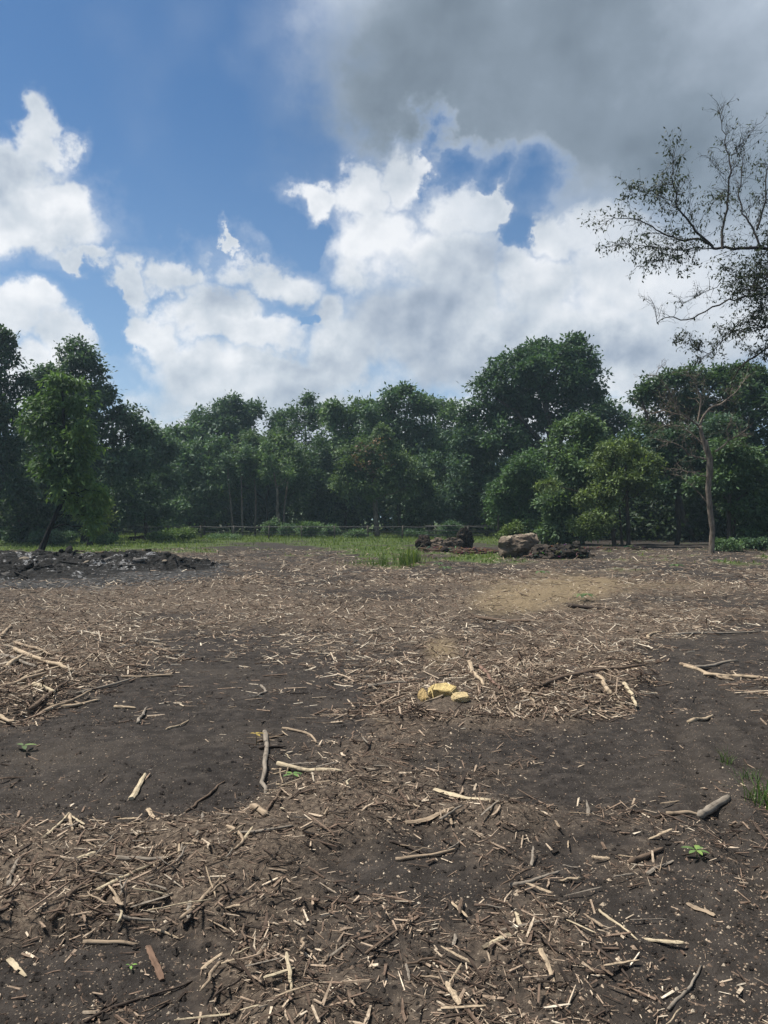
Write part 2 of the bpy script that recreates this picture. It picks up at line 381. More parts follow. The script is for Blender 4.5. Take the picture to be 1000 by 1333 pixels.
def height(x, y, fine=True):
    x = np.asarray(x, float); y = np.asarray(y, float)
    m_, s_, g_, a_ = masks(x, y)
    fade = 1 - sstep(y, 60, 200)
    h = .05 * fbm2(x * .16, y * .16, 3, 5) * sstep(y, 3, 9) + .055 * fbm2(x * .8, y * .8, 3, 9) + .10 * np.clip(m_ - .55, 0, 1) * (1 + .9 * fbm2(x * 3, y * 3, 3, 31))
    if fine: h = h + .034 * fbm2(x * 4.5, y * 4.5, 4, 41, .6)
    for o_ in (0, .62):                                   # faint wheel ruts over the bare right-hand soil
        c_ = 1.55 + o_ + .20 * (y - 3.0) + .010 * (y - 3.0) ** 2
        h = h - (.030 + .012 * np.sin(y * 38)) * np.exp(-((x - c_) / .085) ** 2) * sstep(y, 2.6, 3.6) * (1 - sstep(y, 8.5, 11)) + .014 * np.exp(-((np.abs(x - c_) - .16) / .05) ** 2) * sstep(y, 2.6, 3.6) * (1 - sstep(y, 8.5, 11))
    return h * fade
def build_ground():
    ys = np.concatenate([[-3000, -300, -60, -15, -4, 0, 1.0], 1.4 * np.exp(np.linspace(0, math.log(75 / 1.4), 430)), [85, 100, 140, 250, 600, 1500, 4000]])
    s = np.linspace(-1, 1, 261)
    X = []; Y = []
    out_ = np.array([1.3, 2.5, 8, 30])
    for y in ys:
        w = .72 * min(max(y, 1.4), 90) + 2.2
        xs = np.concatenate([-(w + (3500 - w) * (out_ / 30) ** 2)[::-1], s * w, w + (3500 - w) * (out_ / 30) ** 2])
        X.append(xs); Y.append(np.full(len(xs), y))
    X = np.array(X); Y = np.array(Y); nr, nc = X.shape
    x, y = X.ravel(), Y.ravel(); z = height(x, y)
    m_, s_, g_, a_ = masks(x, y)
    i = np.arange(nr - 1)[:, None] * nc; j = np.arange(nc - 1)[None, :]
    q = np.stack([i + j, i + j + 1, i + nc + j + 1, i + nc + j], -1).reshape(-1, 4)
    me = mesh_np('ground', np.stack([x, y, z], -1), [q], SOIL, dict(mulch=m_, sand=s_, grass=g_, ash=a_), True)
    tag(obj('ground', me), kind='structure')
build_ground()

# ------------------------------------------------------------------ trees
def leaves(cent, spread, count, size, r, droop=0.0, outward=None, aspect=.5, flat=.7):
    """count rhombic leaves round every centre; returns V (n*4,3), Q, tint"""
    n = len(cent) * count
    base = np.repeat(cent, count, 0); sp = np.repeat(np.broadcast_to(spread, (len(cent),)), count)
    off = r.normal(0, 1, (n, 3)) * sp[:, None] * np.array([1, 1, flat]) * .58
    p = base + off
    d = off / (np.linalg.norm(off, axis=1)[:, None] + 1e-6) + r.normal(0, .7, (n, 3)); d[:, 2] -= droop
    d /= np.linalg.norm(d, axis=1)[:, None] + 1e-9
    up = r.normal(0, .55, (n, 3)) + np.array([0, 0, 1.0])
    w = np.cross(d, up); w /= np.linalg.norm(w, axis=1)[:, None] + 1e-9
    L = size * r.uniform(.6, 1.3, n)[:, None]
    nrm = np.cross(w, d)
    a = p; b_ = p + d * L * .5 + w * L * aspect * .5 + nrm * L * .06; c = p + d * L; e = p + d * L * .5 - w * L * aspect * .5 + nrm * L * .06
    V = np.stack([a, b_, c, e], 1).reshape(-1, 3)
    Q = np.arange(n * 4).reshape(-1, 4)
    ct = np.repeat(r.uniform(0, 1, len(cent)), count)
    hz = np.clip(off[:, 2] / (sp + 1e-6) * .35, -.35, .35)
    t = np.clip(.55 * ct + .42 * r.uniform(0, 1, n), 0, 1)
    return V, Q, np.repeat(t, 4)

def crown_pts(c, R, n, r, inner=.45):
    u = r.normal(0, 1, (n, 3)); u /= np.linalg.norm(u, axis=1)[:, None]
    lump = 1 + .38 * fbm3(u * 1.9 + r.uniform(0, 50, 3), 3)
    rad = (inner + (1 - inner) * r.uniform(0, 1, n) ** .6) * lump
    return c + u * rad[:, None] * np.asarray(R)

def build_tree(trunks, lobes, r, leaf, dens=1.0, droop=.25, clump=None, aspect=.5, limbs=True, per=34, skel=7, lump=1.0):
    """lobes: (centre(3), radii(3)); trunks: list of (pts, radii). Returns wood mesh builder, leaf arrays"""
    wood = MB(); LV = []; LQ = []; LT = []; n0 = 0
    allp = np.vstack([np.asarray(p, float) for p, _ in trunks]) if trunks else None
    allr = np.concatenate([np.broadcast_to(np.asarray(q, float), (len(p),)) for p, q in trunks]) if trunks else None
    for p, q in trunks: wood.tube(p, q, 8, 1, .12)
    for c, R in lobes:
        c = np.asarray(c, float); R = np.asarray(R, float) * 1.08
        area = 4 * math.pi * (((R[0] * R[1]) ** 1.6 + (R[0] * R[2]) ** 1.6 + (R[1] * R[2]) ** 1.6) / 3) ** (1 / 1.6)
        cs = clump or max(.20 * R.min(), leaf * 1.25)
        nc = max(8, int(dens * area / (cs * cs * 3.25)))
        ns = int(np.clip(R.min() / leaf * 1.1, 3, 11)); sub = []
        dirs = r.normal(0, 1, (ns, 3)); dirs[:, 2] = dirs[:, 2] * .8 + .25; dirs /= np.linalg.norm(dirs, axis=1)[:, None]
        for q in dirs:
            f2 = r.uniform(.20, .52); sub.append(crown_pts(c + q * R * (1.06 - f2) * r.uniform(1 - .15 * lump, 1 + .2 * lump), R * f2, max(3, int(nc * .82 / ns)), r, .55))
        sub.append(crown_pts(c, R * .9, max(2, int(nc * .34)), r, .35)); P = np.vstack(sub); nc = len(P)
        P[:, 2] = np.maximum(P[:, 2], .15)
        V, Q, t = leaves(P, cs * r.uniform(.75, 1.3, nc), per, leaf, r, droop, None, aspect)
        V[:, 2] = np.maximum(V[:, 2], .02)
        LV.append(V); LQ.append(Q + n0); LT.append(t); n0 += len(V)
        if limbs and trunks:
            below = allp[:, 2] < c[2] - .1 * R[2]
            cand = np.where(below)[0] if below.any() else np.arange(len(allp))
            dd = np.linalg.norm(allp[cand] - c, axis=1) + .6 * np.abs(allp[cand, 2] - (c[2] - R[2] * .9)); k = cand[np.argmin(dd)]
            r0 = min(allr[k] * .6, .03 + .035 * np.linalg.norm(allp[k] - c) / 2)
            L = wander(allp[k], c, 7, .12, r, -.04); wood.tube(L, np.linspace(r0, r0 * .35, 7), 5, 0, .1, False)
            for kk in r.choice(nc, min(skel, nc), replace=False):
                s = L[r.integers(3, 7)]; wood.tube(wander(s, P[kk], 5, .14, r), np.linspace(r0 * .35, r0 * .1, 5), 4, 0, 0, False)
    return wood, np.vstack(LV), np.vstack(LQ), np.concatenate(LT)

def px3(px, py, d, dy=0.0):
    """photo pixel at distance d -> metres"""
    return np.array([(px - 500) / F * d, d + dy, H + (HOR - py) / F * d])
def px_tree(name, label, d, base_px, lobes, trunks=None, leaf=.30, col=(0.072, 0.131, 0.051), seed=1, dens=1.0, bark=None, droop=.25, group=None, tr=.16, cat='tree', per=34, aspect=.5, depth=.9, skel=7, lump=1.0):
    r = np.random.default_rng(seed); s = d / F; leaf = leaf * (.92 + .40 * ((seed * 37) % 10) / 10)
    bx = (base_px - 500) * s; org = np.array([bx, d, 0.0])
    lb = []
    for it in lobes:
        px, py, rx, ry = it[:4]; oy = it[4] if len(it) > 4 else r.uniform(-.5, .5) * rx * s
        c = px3(px, py, d, oy) - org; lb.append((c, (rx * s, (rx * .6 + ry * .4) * s * depth, ry * s)))
    tk = []
    if trunks is None:
        top = lb[0][0]; tk.append((wander((0, 0, -.25), top, 9, .05, r), np.linspace(tr, tr * .3, 9)))
    else:
        for t in trunks:
            pts = np.array([px3(a, b_, d, (c3 if False else 0)) - org for (a, b_, c3) in t]); rad = np.array([c3 * s for (_, _, c3) in t])
            pts[0, 2] = min(pts[0, 2], 0) - .2 if pts[0, 2] < .4 else pts[0, 2]
            n = len(pts); tt = np.linspace(0, n - 1, n * 3 - 2)
            P = np.stack([np.interp(tt, np.arange(n), pts[:, k]) for k in range(3)], 1); P[1:-1] += r.normal(0, .03, (len(P) - 2, 3)) * np.interp(tt, np.arange(n), rad)[1:-1, None] * 4
            P[:, 1] += np.cumsum(r.normal(0, .05, len(P)))
            tk.append((P, np.interp(tt, np.arange(n), rad)))
    wood, LV, LQ, LT = build_tree(tk, lb, r, leaf, dens, droop, None, aspect, True, per, skel, lump)
    e = empty(name, tuple(org), label, cat, group)
    tm = wood.mesh(name + '_trunk', bark or BARK); obj('trunk', tm, e)
    cm = mesh_np(name + '_crown', LV, [LQ], LEAF, {'tint': LT}); co = obj('crown', cm, e, color=col)
    return e

DK = (.050, .092, .054); MD = (.064, .116, .062); LT_ = (.085, .145, .066); YG = (.14, .19, .05); BL = (.05, .09, .05)
WG = 'trees of the wood round the cleared field'
T = lambda *a, **k: px_tree(*a, group=k.pop('group', WG), **k)
# --- left edge of the wood
T('cedar_tree', 'dark ragged evergreen with a narrow pointed top, taller than the trees beside it', 46, -8, [(4, 438, 9, 18), (2, 470, 18, 24), (14, 500, 16, 18), (-8, 520, 34, 34), (0, 570, 36, 40), (-5, 630, 44, 44)], leaf=.24, col=(0.038, 0.072, 0.041), seed=11, dens=1.25, tr=.2)
T('hickory_tree', 'tall clumpy dark green broadleaf tree rising behind the leaning young tree', 52, 108, [(95, 462, 24, 20), (72, 488, 22, 20), (118, 482, 25, 20), (142, 518, 24, 22), (98, 520, 36, 28), (165, 540, 22, 17), (178, 562, 20, 17), (52, 500, 22, 26), (55, 545, 34, 34), (128, 562, 42, 34), (90, 590, 42, 34), (150, 605, 38, 34)], leaf=.27, col=DK, seed=12, tr=.24)
T('broadleaf_tree', 'low rounded tree filling the dip beside the tall clumpy dark tree', 62, 190, [(190, 566, 20, 18), (205, 585, 22, 24), (178, 605, 28, 28), (205, 635, 28, 30), (172, 652, 30, 26), (200, 672, 30, 18)], leaf=.30, col=MD, seed=13)
T('broadleaf_tree', 'dark low-branched tree whose foliage reaches the grass behind the charred leaning trunk', 50, 25, [(20, 600, 42, 36), (62, 640, 40, 38), (15, 655, 42, 34), (85, 670, 30, 26), (40, 690, 40, 18)], leaf=.26, col=(0.043, 0.080, 0.038), seed=14)
T('broadleaf_tree', 'small bright green tree on a short dark trunk beside the leaning young tree', 46, 117, [(124, 655, 15, 13), (132, 672, 12, 14), (112, 668, 14, 14), (126, 690, 13, 9)], [[(116, 706, 4.2), (117, 688, 3.4), (119, 668, 2)]], leaf=.2, col=YG, seed=15, dens=1.1)
T('broadleaf_tree', 'drooping tree with dark foliage down to one end of the fence', 58, 150, [(150, 640, 26, 30), (165, 665, 24, 24), (140, 675, 24, 20)], leaf=.28, col=DK, seed=16)
# --- middle
T('broadleaf_tree', 'narrow dark tree next to the low spot in the treetops', 74, 232, [(222, 572, 18, 18), (238, 560, 17, 15), (245, 595, 28, 32), (220, 630, 34, 34), (228, 668, 36, 24)], leaf=.34, col=MD, seed=21)
T('broadleaf_tree', 'broad dark tree with several rounded heads, behind the pale slender trunks', 82, 298, [(300, 533, 22, 16), (275, 545, 22, 18), (325, 538, 20, 16), (262, 562, 18, 18), (300, 565, 42, 28), (285, 605, 42, 34), (325, 610, 34, 34), (300, 650, 45, 30)], leaf=.36, col=DK, seed=22, tr=.22)
T('broadleaf_tree', 'dark tree with an even domed top between the broad and the pale green trees', 82, 395, [(395, 533, 24, 17), (372, 548, 24, 20), (415, 545, 20, 20), (392, 585, 40, 34), (400, 635, 40, 36), (380, 665, 36, 26)], leaf=.36, col=(0.049, 0.093, 0.046), seed=23)
T('broadleaf_tree', 'lighter grey-green tree with a soft feathery crown near the middle of the wood', 78, 452, [(458, 530, 24, 15), (440, 550, 26, 19), (472, 552, 20, 18), (450, 590, 34, 30), (432, 625, 28, 28), (455, 655, 36, 30)], leaf=.34, col=LT_, seed=24)
T('broadleaf_tree', 'large blue-green tree with a wide smooth dome behind the tree with browned leaves', 76, 522, [(515, 524, 30, 17), (492, 545, 26, 22), (543, 540, 27, 20), (520, 572, 44, 34), (552, 590, 26, 34), (522, 622, 46, 40), (535, 662, 40, 26)], leaf=.34, col=(0.061, 0.113, 0.058), seed=25, tr=.22)
T('broadleaf_tree', 'wispy open tree leaning on the big round tree with thin upright sprays', 84, 578, [(562, 528, 18, 16), (583, 538, 16, 18), (572, 570, 26, 28), (595, 600, 24, 34), (578, 640, 32, 36)], leaf=.34, col=(0.080, 0.138, 0.061), seed=26, dens=.75)
T('broadleaf_tree', 'green tree with layered boughs in front of the dark broad tree', 70, 265, [(272, 580, 24, 20), (255, 605, 28, 24), (285, 630, 28, 24), (258, 655, 34, 24), (240, 680, 30, 14)], leaf=.30, col=MD, seed=27)
T('broadleaf_tree', 'spreading tree whose crown hangs over the pale slender trunks', 72, 348, [(345, 580, 34, 20), (315, 600, 30, 24), (375, 600, 28, 26), (345, 612, 44, 24), (385, 640, 24, 26), (305, 630, 24, 22)], leaf=.28, col=(0.075, 0.125, 0.055), seed=28)
e_ = T('broadleaf_tree', 'tree with a patch of browned dead leaves in its crown and a straight pale trunk', 66, 490, [(488, 575, 24, 18), (468, 600, 30, 22), (512, 600, 30, 24), (490, 628, 42, 20), (455, 630, 22, 20), (535, 632, 24, 20)], [[(491, 699, 3.6), (490, 670, 3.2), (487, 640, 2.8), (486, 600, 2), (487, 570, 1)]], leaf=.27, col=(0.080, 0.128, 0.055), seed=29, bark=BARKP, dens=.85)
def dead_patch():
    r = np.random.default_rng(77); d = 66; c = px3(487, 598, d, -1.6); P = c - np.array(e_.location) + r.normal(0, 1, (14, 3)) * np.array([1.0, .4, .55])
    V, Q, t = leaves(P, .4, 26, .24, r, .3); o = obj('dead_leaves', mesh_np('dead_leaves', V, [Q], LEAF, {'tint': t}), e_, color=(.15, .105, .07)); o['label'] = 'browned dead leaves'
dead_patch()
T('broadleaf_tree', 'short dark tree standing under the wide blue-green dome', 70, 545, [(550, 615, 24, 24), (535, 650, 26, 26), (560, 660, 26, 24)], leaf=.28, col=DK, seed=30)
T('broadleaf_tree', 'slim dark tree filling the gap between the pale slender trunks and the shrubs', 76, 408, [(408, 600, 22, 26), (415, 640, 26, 26), (400, 665, 26, 20)], leaf=.3, col=(0.043, 0.081, 0.041), seed=31)
SG = 'slender pale trunks at the wood edge'
def sapling(seed, base, pts, lob, d, label, col=MD):
    px_tree('sapling_tree', label, d, base, lob, [pts], leaf=.22, col=col, seed=seed, bark=BARKP, group=SG, dens=.55, skel=4)
sapling(41, 303, [(304, 697, 1.6), (301, 660, 1.3), (297, 625, .8)], [(297, 612, 6, 20), (293, 600, 10, 12)], 68, 'thin pale sapling trunk leaning slightly, alone beside the cluster of saplings')
sapling(42, 316, [(316, 697, 1.5), (315, 655, 1.2), (314, 625, .8)], [(314, 612, 6, 20), (318, 592, 9, 14)], 68, 'thin straight pale sapling standing in front of the dark hollow of the wood')
sapling(43, 333, [(332, 697, 1.5), (333, 650, 1.2), (331, 618, .8)], [(331, 604, 6, 22), (326, 590, 10, 12)], 69, 'thin pale sapling close beside the bowed sapling')
sapling(44, 365, [(367, 695, 2.2), (361, 665, 2.0), (361, 640, 1.6), (357, 620, 1.0), (352, 600, .6)], [(352, 590, 8, 20), (372, 625, 8, 10), (344, 618, 8, 9)], 67, 'pale bowed sapling with the thickest trunk of the slender cluster', LT_)
sapling(45, 370, [(369, 695, 1.5), (370, 660, 1.2), (376, 622, .8)], [(378, 606, 7, 20)], 68, 'pale sapling crossing in front of the bowed one', LT_)
# --- big round oak and what grows under it
T('oak_tree', 'tallest tree, a great oak with a round domed crown against the clouds', 66, 722, [(700, 466, 40, 24), (738, 466, 38, 23), (668, 484, 36, 26), (760, 492, 26, 28), (642, 510, 30, 26), (718, 490, 50, 30), (702, 505, 46, 32), (748, 522, 32, 20), (771, 512, 14, 15), (622, 540, 20, 18), (672, 545, 42, 28), (725, 545, 36, 20), (650, 570, 36, 24), (690, 575, 30, 22)],
  [[(722, 697, 9), (721, 640, 7.5), (720, 600, 6.5), (716, 560, 5), (708, 520, 3.4), (702, 480, 1.6)], [(720, 600, 5), (735, 560, 3.4), (752, 525, 2.2), (764, 505, 1)], [(720, 615, 5), (700, 570, 3.5), (672, 535, 2.4), (645, 518, 1.2)]], leaf=.30, col=(0.049, 0.096, 0.046), seed=51, dens=.95, skel=10, lump=.35)
T('broadleaf_tree', 'dark tree with drooping boughs beside the understorey tree below the great oak', 66, 635, [(612, 575, 30, 28), (645, 600, 38, 32), (608, 618, 36, 34), (655, 640, 38, 30), (605, 660, 36, 28), (640, 672, 34, 20)], leaf=.29, col=DK, seed=52)
T('broadleaf_tree', 'green understorey tree directly below the great oak', 58, 688, [(690, 615, 34, 26), (668, 645, 32, 26), (705, 650, 32, 26), (655, 672, 26, 18), (690, 680, 30, 14)], leaf=.27, col=(0.058, 0.113, 0.041), seed=53)
T('broadleaf_tree', 'dark tree behind the grey-green tree and the great oak trunk', 74, 770, [(790, 535, 24, 14), (770, 555, 28, 22), (800, 560, 24, 22), (760, 600, 34, 30), (800, 610, 30, 30)], leaf=.32, col=DK, seed=54)
T('broadleaf_tree', 'grey-green tree with open foliage where the oak meets the yellow-green tree', 47, 748, [(752, 560, 26, 22), (780, 582, 30, 26), (728, 598, 24, 22), (752, 615, 32, 24), (735, 645, 36, 24), (745, 680, 36, 24), (722, 690, 22, 18)], [[(758, 711, 3.5), (760, 680, 3), (757, 640, 2.4), (754, 590, 1.4)]], leaf=.23, col=(0.080, 0.133, 0.058), seed=55)
T('broadleaf_tree', 'yellow-green tree on several thin crooked stems beside the dark hollow', 43, 806, [(806, 590, 25, 20), (832, 618, 22, 18), (788, 608, 22, 17), (843, 598, 17, 14), (805, 632, 34, 17), (715, 632, 16, 8), (775, 650, 26, 16), (770, 680, 26, 20), (838, 640, 18, 12)],
  [[(800, 713, 3.2), (798, 690, 2.8), (790, 672, 2.2), (788, 640, 1.6), (800, 600, 1)], [(818, 713, 3), (818, 680, 2.6), (817, 650, 2), (815, 605, 1)], [(811, 713, 2.2), (808, 690, 1.8), (806, 660, 1.2), (830, 620, .8)]], leaf=.2, col=(.098, .142, .048), seed=56, dens=.85)
# --- right
T('broadleaf_tree', 'wide dark tree with a level top behind the pale bare tree', 54, 905, [(832, 512, 12, 12), (850, 505, 17, 13), (880, 500, 28, 14), (918, 494, 32, 16), (960, 492, 32, 17), (1000, 496, 34, 20), (870, 535, 38, 28), (928, 535, 46, 32), (985, 545, 42, 36), (848, 575, 34, 30), (900, 585, 44, 34), (1040, 540, 40, 50), (942, 572, 46, 30), (992, 592, 42, 34), (962, 520, 40, 24)], leaf=.27, col=(0.049, 0.090, 0.041), seed=61, tr=.26)
T('broadleaf_tree', 'dark leafy tree over one end of the hollow, next to the pale bare trunk', 41, 958, [(958, 595, 34, 26), (990, 625, 34, 34), (975, 660, 34, 28), (938, 625, 26, 20), (912, 632, 22, 11), (1000, 690, 34, 22), (975, 695, 22, 14)],
  [[(950, 718, 3), (949, 690, 2.6), (950, 650, 2.2), (955, 600, 1.2)], [(960, 716, 2.2), (958, 690, 2), (962, 650, 1.6)]], leaf=.2, col=(0.058, 0.104, 0.043), seed=62)
T('broadleaf_tree', 'dark tree overhanging the black hollow with drooping boughs', 47, 880, [(885, 580, 34, 24), (862, 605, 30, 22), (905, 605, 34, 20), (875, 630, 26, 12), (845, 635, 24, 14), (925, 560, 26, 26)], leaf=.24, col=DK, seed=63)
T('broadleaf_tree', 'dark dense tree at the back of the black hollow', 58, 875, [(870, 620, 40, 30), (910, 640, 36, 30), (840, 660, 34, 28), (880, 680, 44, 24), (925, 680, 34, 24)], leaf=.32, col=(0.029, 0.052, 0.026), seed=64)

# --- leaning young tree rooted in the burn pile: drooping feather-shaped leaves
def leaning_tree():
    r = np.random.default_rng(91); d = 30.5; s = d / F; org = np.array([(50 - 500) * s, d, 0.0])
    e = empty('leaning_tree', tuple(org), 'young leaning tree with drooping feathery leaves and a charred trunk in the burn pile', 'tree', WG)
    tp = [(46, 727, 7), (54, 716, 4.2), (60, 700, 3.2), (72, 672, 2.8), (85, 645, 2.6), (88, 610, 2.3), (84, 570, 2), (82, 530, 1.5), (80, 495, .8)]
    P = np.array([px3(a, b_, d) - org for a, b_, _ in tp]); R = np.array([c * s for *_, c in tp]); P[0, 2] = -.15
    n = len(P); tt = np.linspace(0, n - 1, 25); Pi = np.stack([np.interp(tt, np.arange(n), P[:, k]) for k in range(3)], 1)
    wood = MB(); wood.tube(Pi, np.interp(tt, np.arange(n), R), 9, 3, .1)
    for k in range(5):
        a = k * 1.3 + .4; q = np.array([math.cos(a), math.sin(a) * .8, -.12]); wood.tube([np.array([0, 0, .22]), q * .35 + [0, 0, .12], q * .75], [.11, .08, .03], 5, k, .15)
    lob = [(82, 500, 24, 15), (60, 525, 26, 19), (104, 522, 22, 17), (44, 556, 16, 15), (120, 586, 18, 14), (78, 560, 32, 24), (110, 568, 20, 18), (60, 600, 20, 18), (92, 600, 28, 22), (112, 626, 16, 16), (85, 638, 22, 16), (120, 650, 18, 16), (132, 655, 10, 10), (108, 655, 18, 16), (126, 676, 14, 13), (132, 640, 9, 10), (118, 690, 9, 8), (72, 618, 16, 14)]
    lb = []
    for (px, py, rx, ry) in lob: lb.append((px3(px, py, d, r.uniform(-.35, .35)) - org, np.array([rx, (rx + ry) * .45, ry]) * s * 1.0))
    LV, LQ, LT2, n0 = [], [], [], 0
    for (c, Rl), (px, py, rx, ry) in zip(lb, lob):
        k0 = np.argmin(np.linalg.norm(Pi - c, axis=1) + .5 * np.maximum(0, Pi[:, 2] - c[2])); wood.tube(wander(Pi[k0], c, 6, .1, r, .08), np.linspace(.035, .012, 6), 5, 0, 0, False)
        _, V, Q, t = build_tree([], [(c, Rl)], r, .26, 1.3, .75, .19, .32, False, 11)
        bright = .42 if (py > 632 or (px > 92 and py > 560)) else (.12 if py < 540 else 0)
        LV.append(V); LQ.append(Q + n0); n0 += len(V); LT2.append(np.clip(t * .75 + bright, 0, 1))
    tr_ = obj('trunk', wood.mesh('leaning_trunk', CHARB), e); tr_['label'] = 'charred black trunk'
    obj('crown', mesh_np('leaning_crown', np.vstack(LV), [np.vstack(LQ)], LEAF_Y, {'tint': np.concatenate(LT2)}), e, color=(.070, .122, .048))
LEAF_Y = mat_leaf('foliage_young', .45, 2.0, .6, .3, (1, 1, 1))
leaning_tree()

# --- bare and half-bare trees built limb by limb
def twiggy(wood, P, r, L0, n, r0, LVs, leafp, leaf, up=.2, gen=2, zspread=1.0, bias=None):
    """side twigs along the polyline P"""
    P = np.asarray(P, float)
    seg = np.linalg.norm(np.diff(P, axis=0), axis=1); cum = np.concatenate([[0], np.cumsum(seg)])
    for k in range(n):
        t = r.uniform(.12, 1.0) * cum[-1]; i = min(np.searchsorted(cum, t) - 1, len(P) - 2); i = max(i, 0)
        f_ = (t - cum[i]) / (seg[i] + 1e-9); p = P[i] * (1 - f_) + P[i + 1] * f_; T_ = (P[i + 1] - P[i]) / (seg[i] + 1e-9)
        d = T_ * .75 + r.normal(0, .7, 3) * np.array([1, zspread, 1]) + np.array([0, 0, up])
        if bias is not None: d = d + bias
        d /= np.linalg.norm(d); L = L0 * r.uniform(.45, 1.25) * (1.1 - .5 * t / cum[-1])
        q = wander(p, p + d * L, 6, .16, r, .03); rr = r0 * r.uniform(.7, 1.2)
        wood.tube(q, np.linspace(rr, rr * .3, 6), 4, 0, 0, False)
        if gen > 1: twiggy(wood, q, r, L0 * .5, 4, r0 * .5, LVs, leafp, leaf, up, gen - 1, zspread, bias)
        if gen <= 2 and leafp > 0:
            m_ = r.poisson(leafp * L * (7 if gen == 1 else 4))
            for _ in range(m_): LVs.append(q[r.integers(1, 6)] + r.normal(0, .02, 3))
def polypx(pts, d, org, dys):
    n = len(pts); dy = np.interp(np.arange(n), np.linspace(0, n - 1, len(dys)), dys)
    P = np.array([px3(a, b_, d + e2) for (a, b_), e2 in zip(pts, dy)]) - org
    tt = np.linspace(0, n - 1, (n - 1) * 3 + 1); return np.stack([np.interp(tt, np.arange(n), P[:, k]) for k in range(3)], 1)
def hang_leaves(pts, r, leaf, droop=.9):
    return leaves(np.asarray(pts), .02, 1, leaf, r, droop, None, .42)
def overhang_tree():
    """large half-bare tree just outside the picture: only its limbs reach in"""
    r = np.random.default_rng(123); d = 20.0; org = np.array([12.6, 20.5, 0.0])
    e = empty('overhanging_tree', tuple(org), 'half-bare tree whose dark thin limbs reach over the field against the clouds', 'tree')
    z4 = lambda x, y: (740 + x * .2626, 130 + y * .2626)
    wood = MB(); LP = []; limbs = []
    trunk = np.array([[0, 0, -.2], [.05, 0, 1.5], [-.1, .1, 4], [.1, 0, 6.5], [-.1, .1, 8.8], [-.2, .2, 11], [0, 0, 13.2]]); wood.tube(trunk, [.34, .27, .24, .21, .16, .09, .03], 9, 2, .06)
    def limb(pts, r0, r1, n, L0, leafp, dys=(0, 0), start=None, up=.15, gen=2, bias=None):
        P = polypx([z4(*p) for p in pts], d, org, dys)
        P[1:-1] += r.normal(0, .018, (len(P) - 2, 3))
        if start is not None: P = np.vstack([wander(start, P[0], 5, .05, r)[:-1], P])
        lw = MB(); limbs.append(lw); lw.tube(P, np.linspace(r0 * .72, r1 * .6, len(P)), 6, 0, .06, False)
        twiggy(lw, P, r, L0 * 1.2, int(n * 1.9), max(r1 * .6, .0065), LP, leafp * .62, .07, up, gen, 1.0, bias)
    limb([(985, 735), (860, 730), (740, 730), (700, 715), (650, 685), (560, 690), (500, 670), (440, 640), (380, 605), (310, 580), (230, 580), (150, 615)], .062, .008, 34, .85, 2.3, (.3, 0, -.5), trunk[4])
    limb([(720, 722), (640, 650), (590, 580), (540, 510), (530, 430), (515, 370), (525, 300), (530, 265)], .045, .007, 26, .75, 1.7, (-.1, -.6))
    limb([(560, 540), (480, 480), (410, 450), (360, 470), (290, 450)], .015, .006, 14, .55, 3.6, (-.3, -.7), up=0)
    limb([(770, 735), (765, 650), (790, 540), (800, 440), (812, 300), (785, 200), (765, 100), (755, 30)], .05, .006, 26, .62, .45, (0, .5), up=.3)
    limb([(815, 285), (840, 240), (870, 205), (910, 160), (945, 110)], .02, .005, 12, .45, .35, (.3, .4), up=.35)
    limb([(800, 330), (770, 360), (720, 300), (690, 270)], .012, .005, 7, .4, .6, (.3, .2))
    limb([(955, 725), (920, 620), (870, 560), (850, 480), (862, 380), (880, 250), (870, 190)], .04, .006, 22, .6, .8, (.4, .9), up=.3)
    limb([(940, 640), (985, 500), (990, 380), (1010, 250)], .04, .008, 16, .6, 2.2, (.5, 1))
    limb([(740, 735), (640, 735), (540, 745), (400, 725), (300, 710), (210, 720)], .022, .006, 22, .65, 2.6, (-.2, -.9), up=-.1)
    limb([(620, 700), (560, 760), (480, 790), (380, 800), (340, 820)], .014, .005, 14, .45, 2.8, (-.2, -.5), up=-.2)
    limb([(990, 960), (880, 970), (800, 990), (680, 1050), (590, 1090), (500, 1070), (440, 1100), (440, 1040), (400, 970)], .045, .006, 20, .55, .30, (.4, .2), trunk[3], up=.2)
    limb([(760, 900), (690, 950), (600, 990), (530, 1040)], .014, .005, 10, .45, .5, (.1, 0), up=.3)
    limb([(990, 1225), (900, 1290), (840, 1340), (815, 1400), (790, 1480), (770, 1570)], .045, .008, 12, .5, .8, (.2, .5), trunk[2] + [0, 0, .8], up=0)
    limb([(860, 1090), (800, 1160), (720, 1240), (640, 1310)], .025, .006, 16, .5, 2.0, (.2, 0), up=.1)
    limb([(700, 1260), (640, 1230), (585, 1200), (560, 1180)], .012, .005, 12, .35, 3.6, (.2, 0), up=.3)
    trunk_mb = wood; wood = MB()
    # leafy lower right mass and the small leafy head
    for (x, y, rx, ry, n) in [(900, 850, 110, 80, 30), (880, 960, 140, 90, 34), (920, 1080, 130, 90, 36), (860, 1120, 90, 60, 16), (960, 900, 90, 130, 26), (1050, 1000, 120, 260, 60), (770, 470, 60, 90, 12), (820, 820, 70, 60, 12), (1040, 700, 70, 150, 26), (950, 1250, 90, 80, 14), (990, 780, 60, 60, 14)]:
        c = px3(*z4(x, y), d, r.uniform(-.3, .6)) - org; R = np.array([rx, (rx + ry) * .5, ry]) * .2626 * d / F
        k0 = c + np.array([r.uniform(.2, .6), .2, -.2])
        for q in crown_pts(c, R * 1.3, int(n * .68), r, .1):
            w_ = wander(k0 if r.uniform() < .3 else c, q, 6, .15, r, .05); wood.tube(w_, np.linspace(.012, .004, 6), 4, 0, 0, False)
            twiggy(wood, w_, r, .45, 4, .0035, LP, 2.6, .07, -.05, 1)
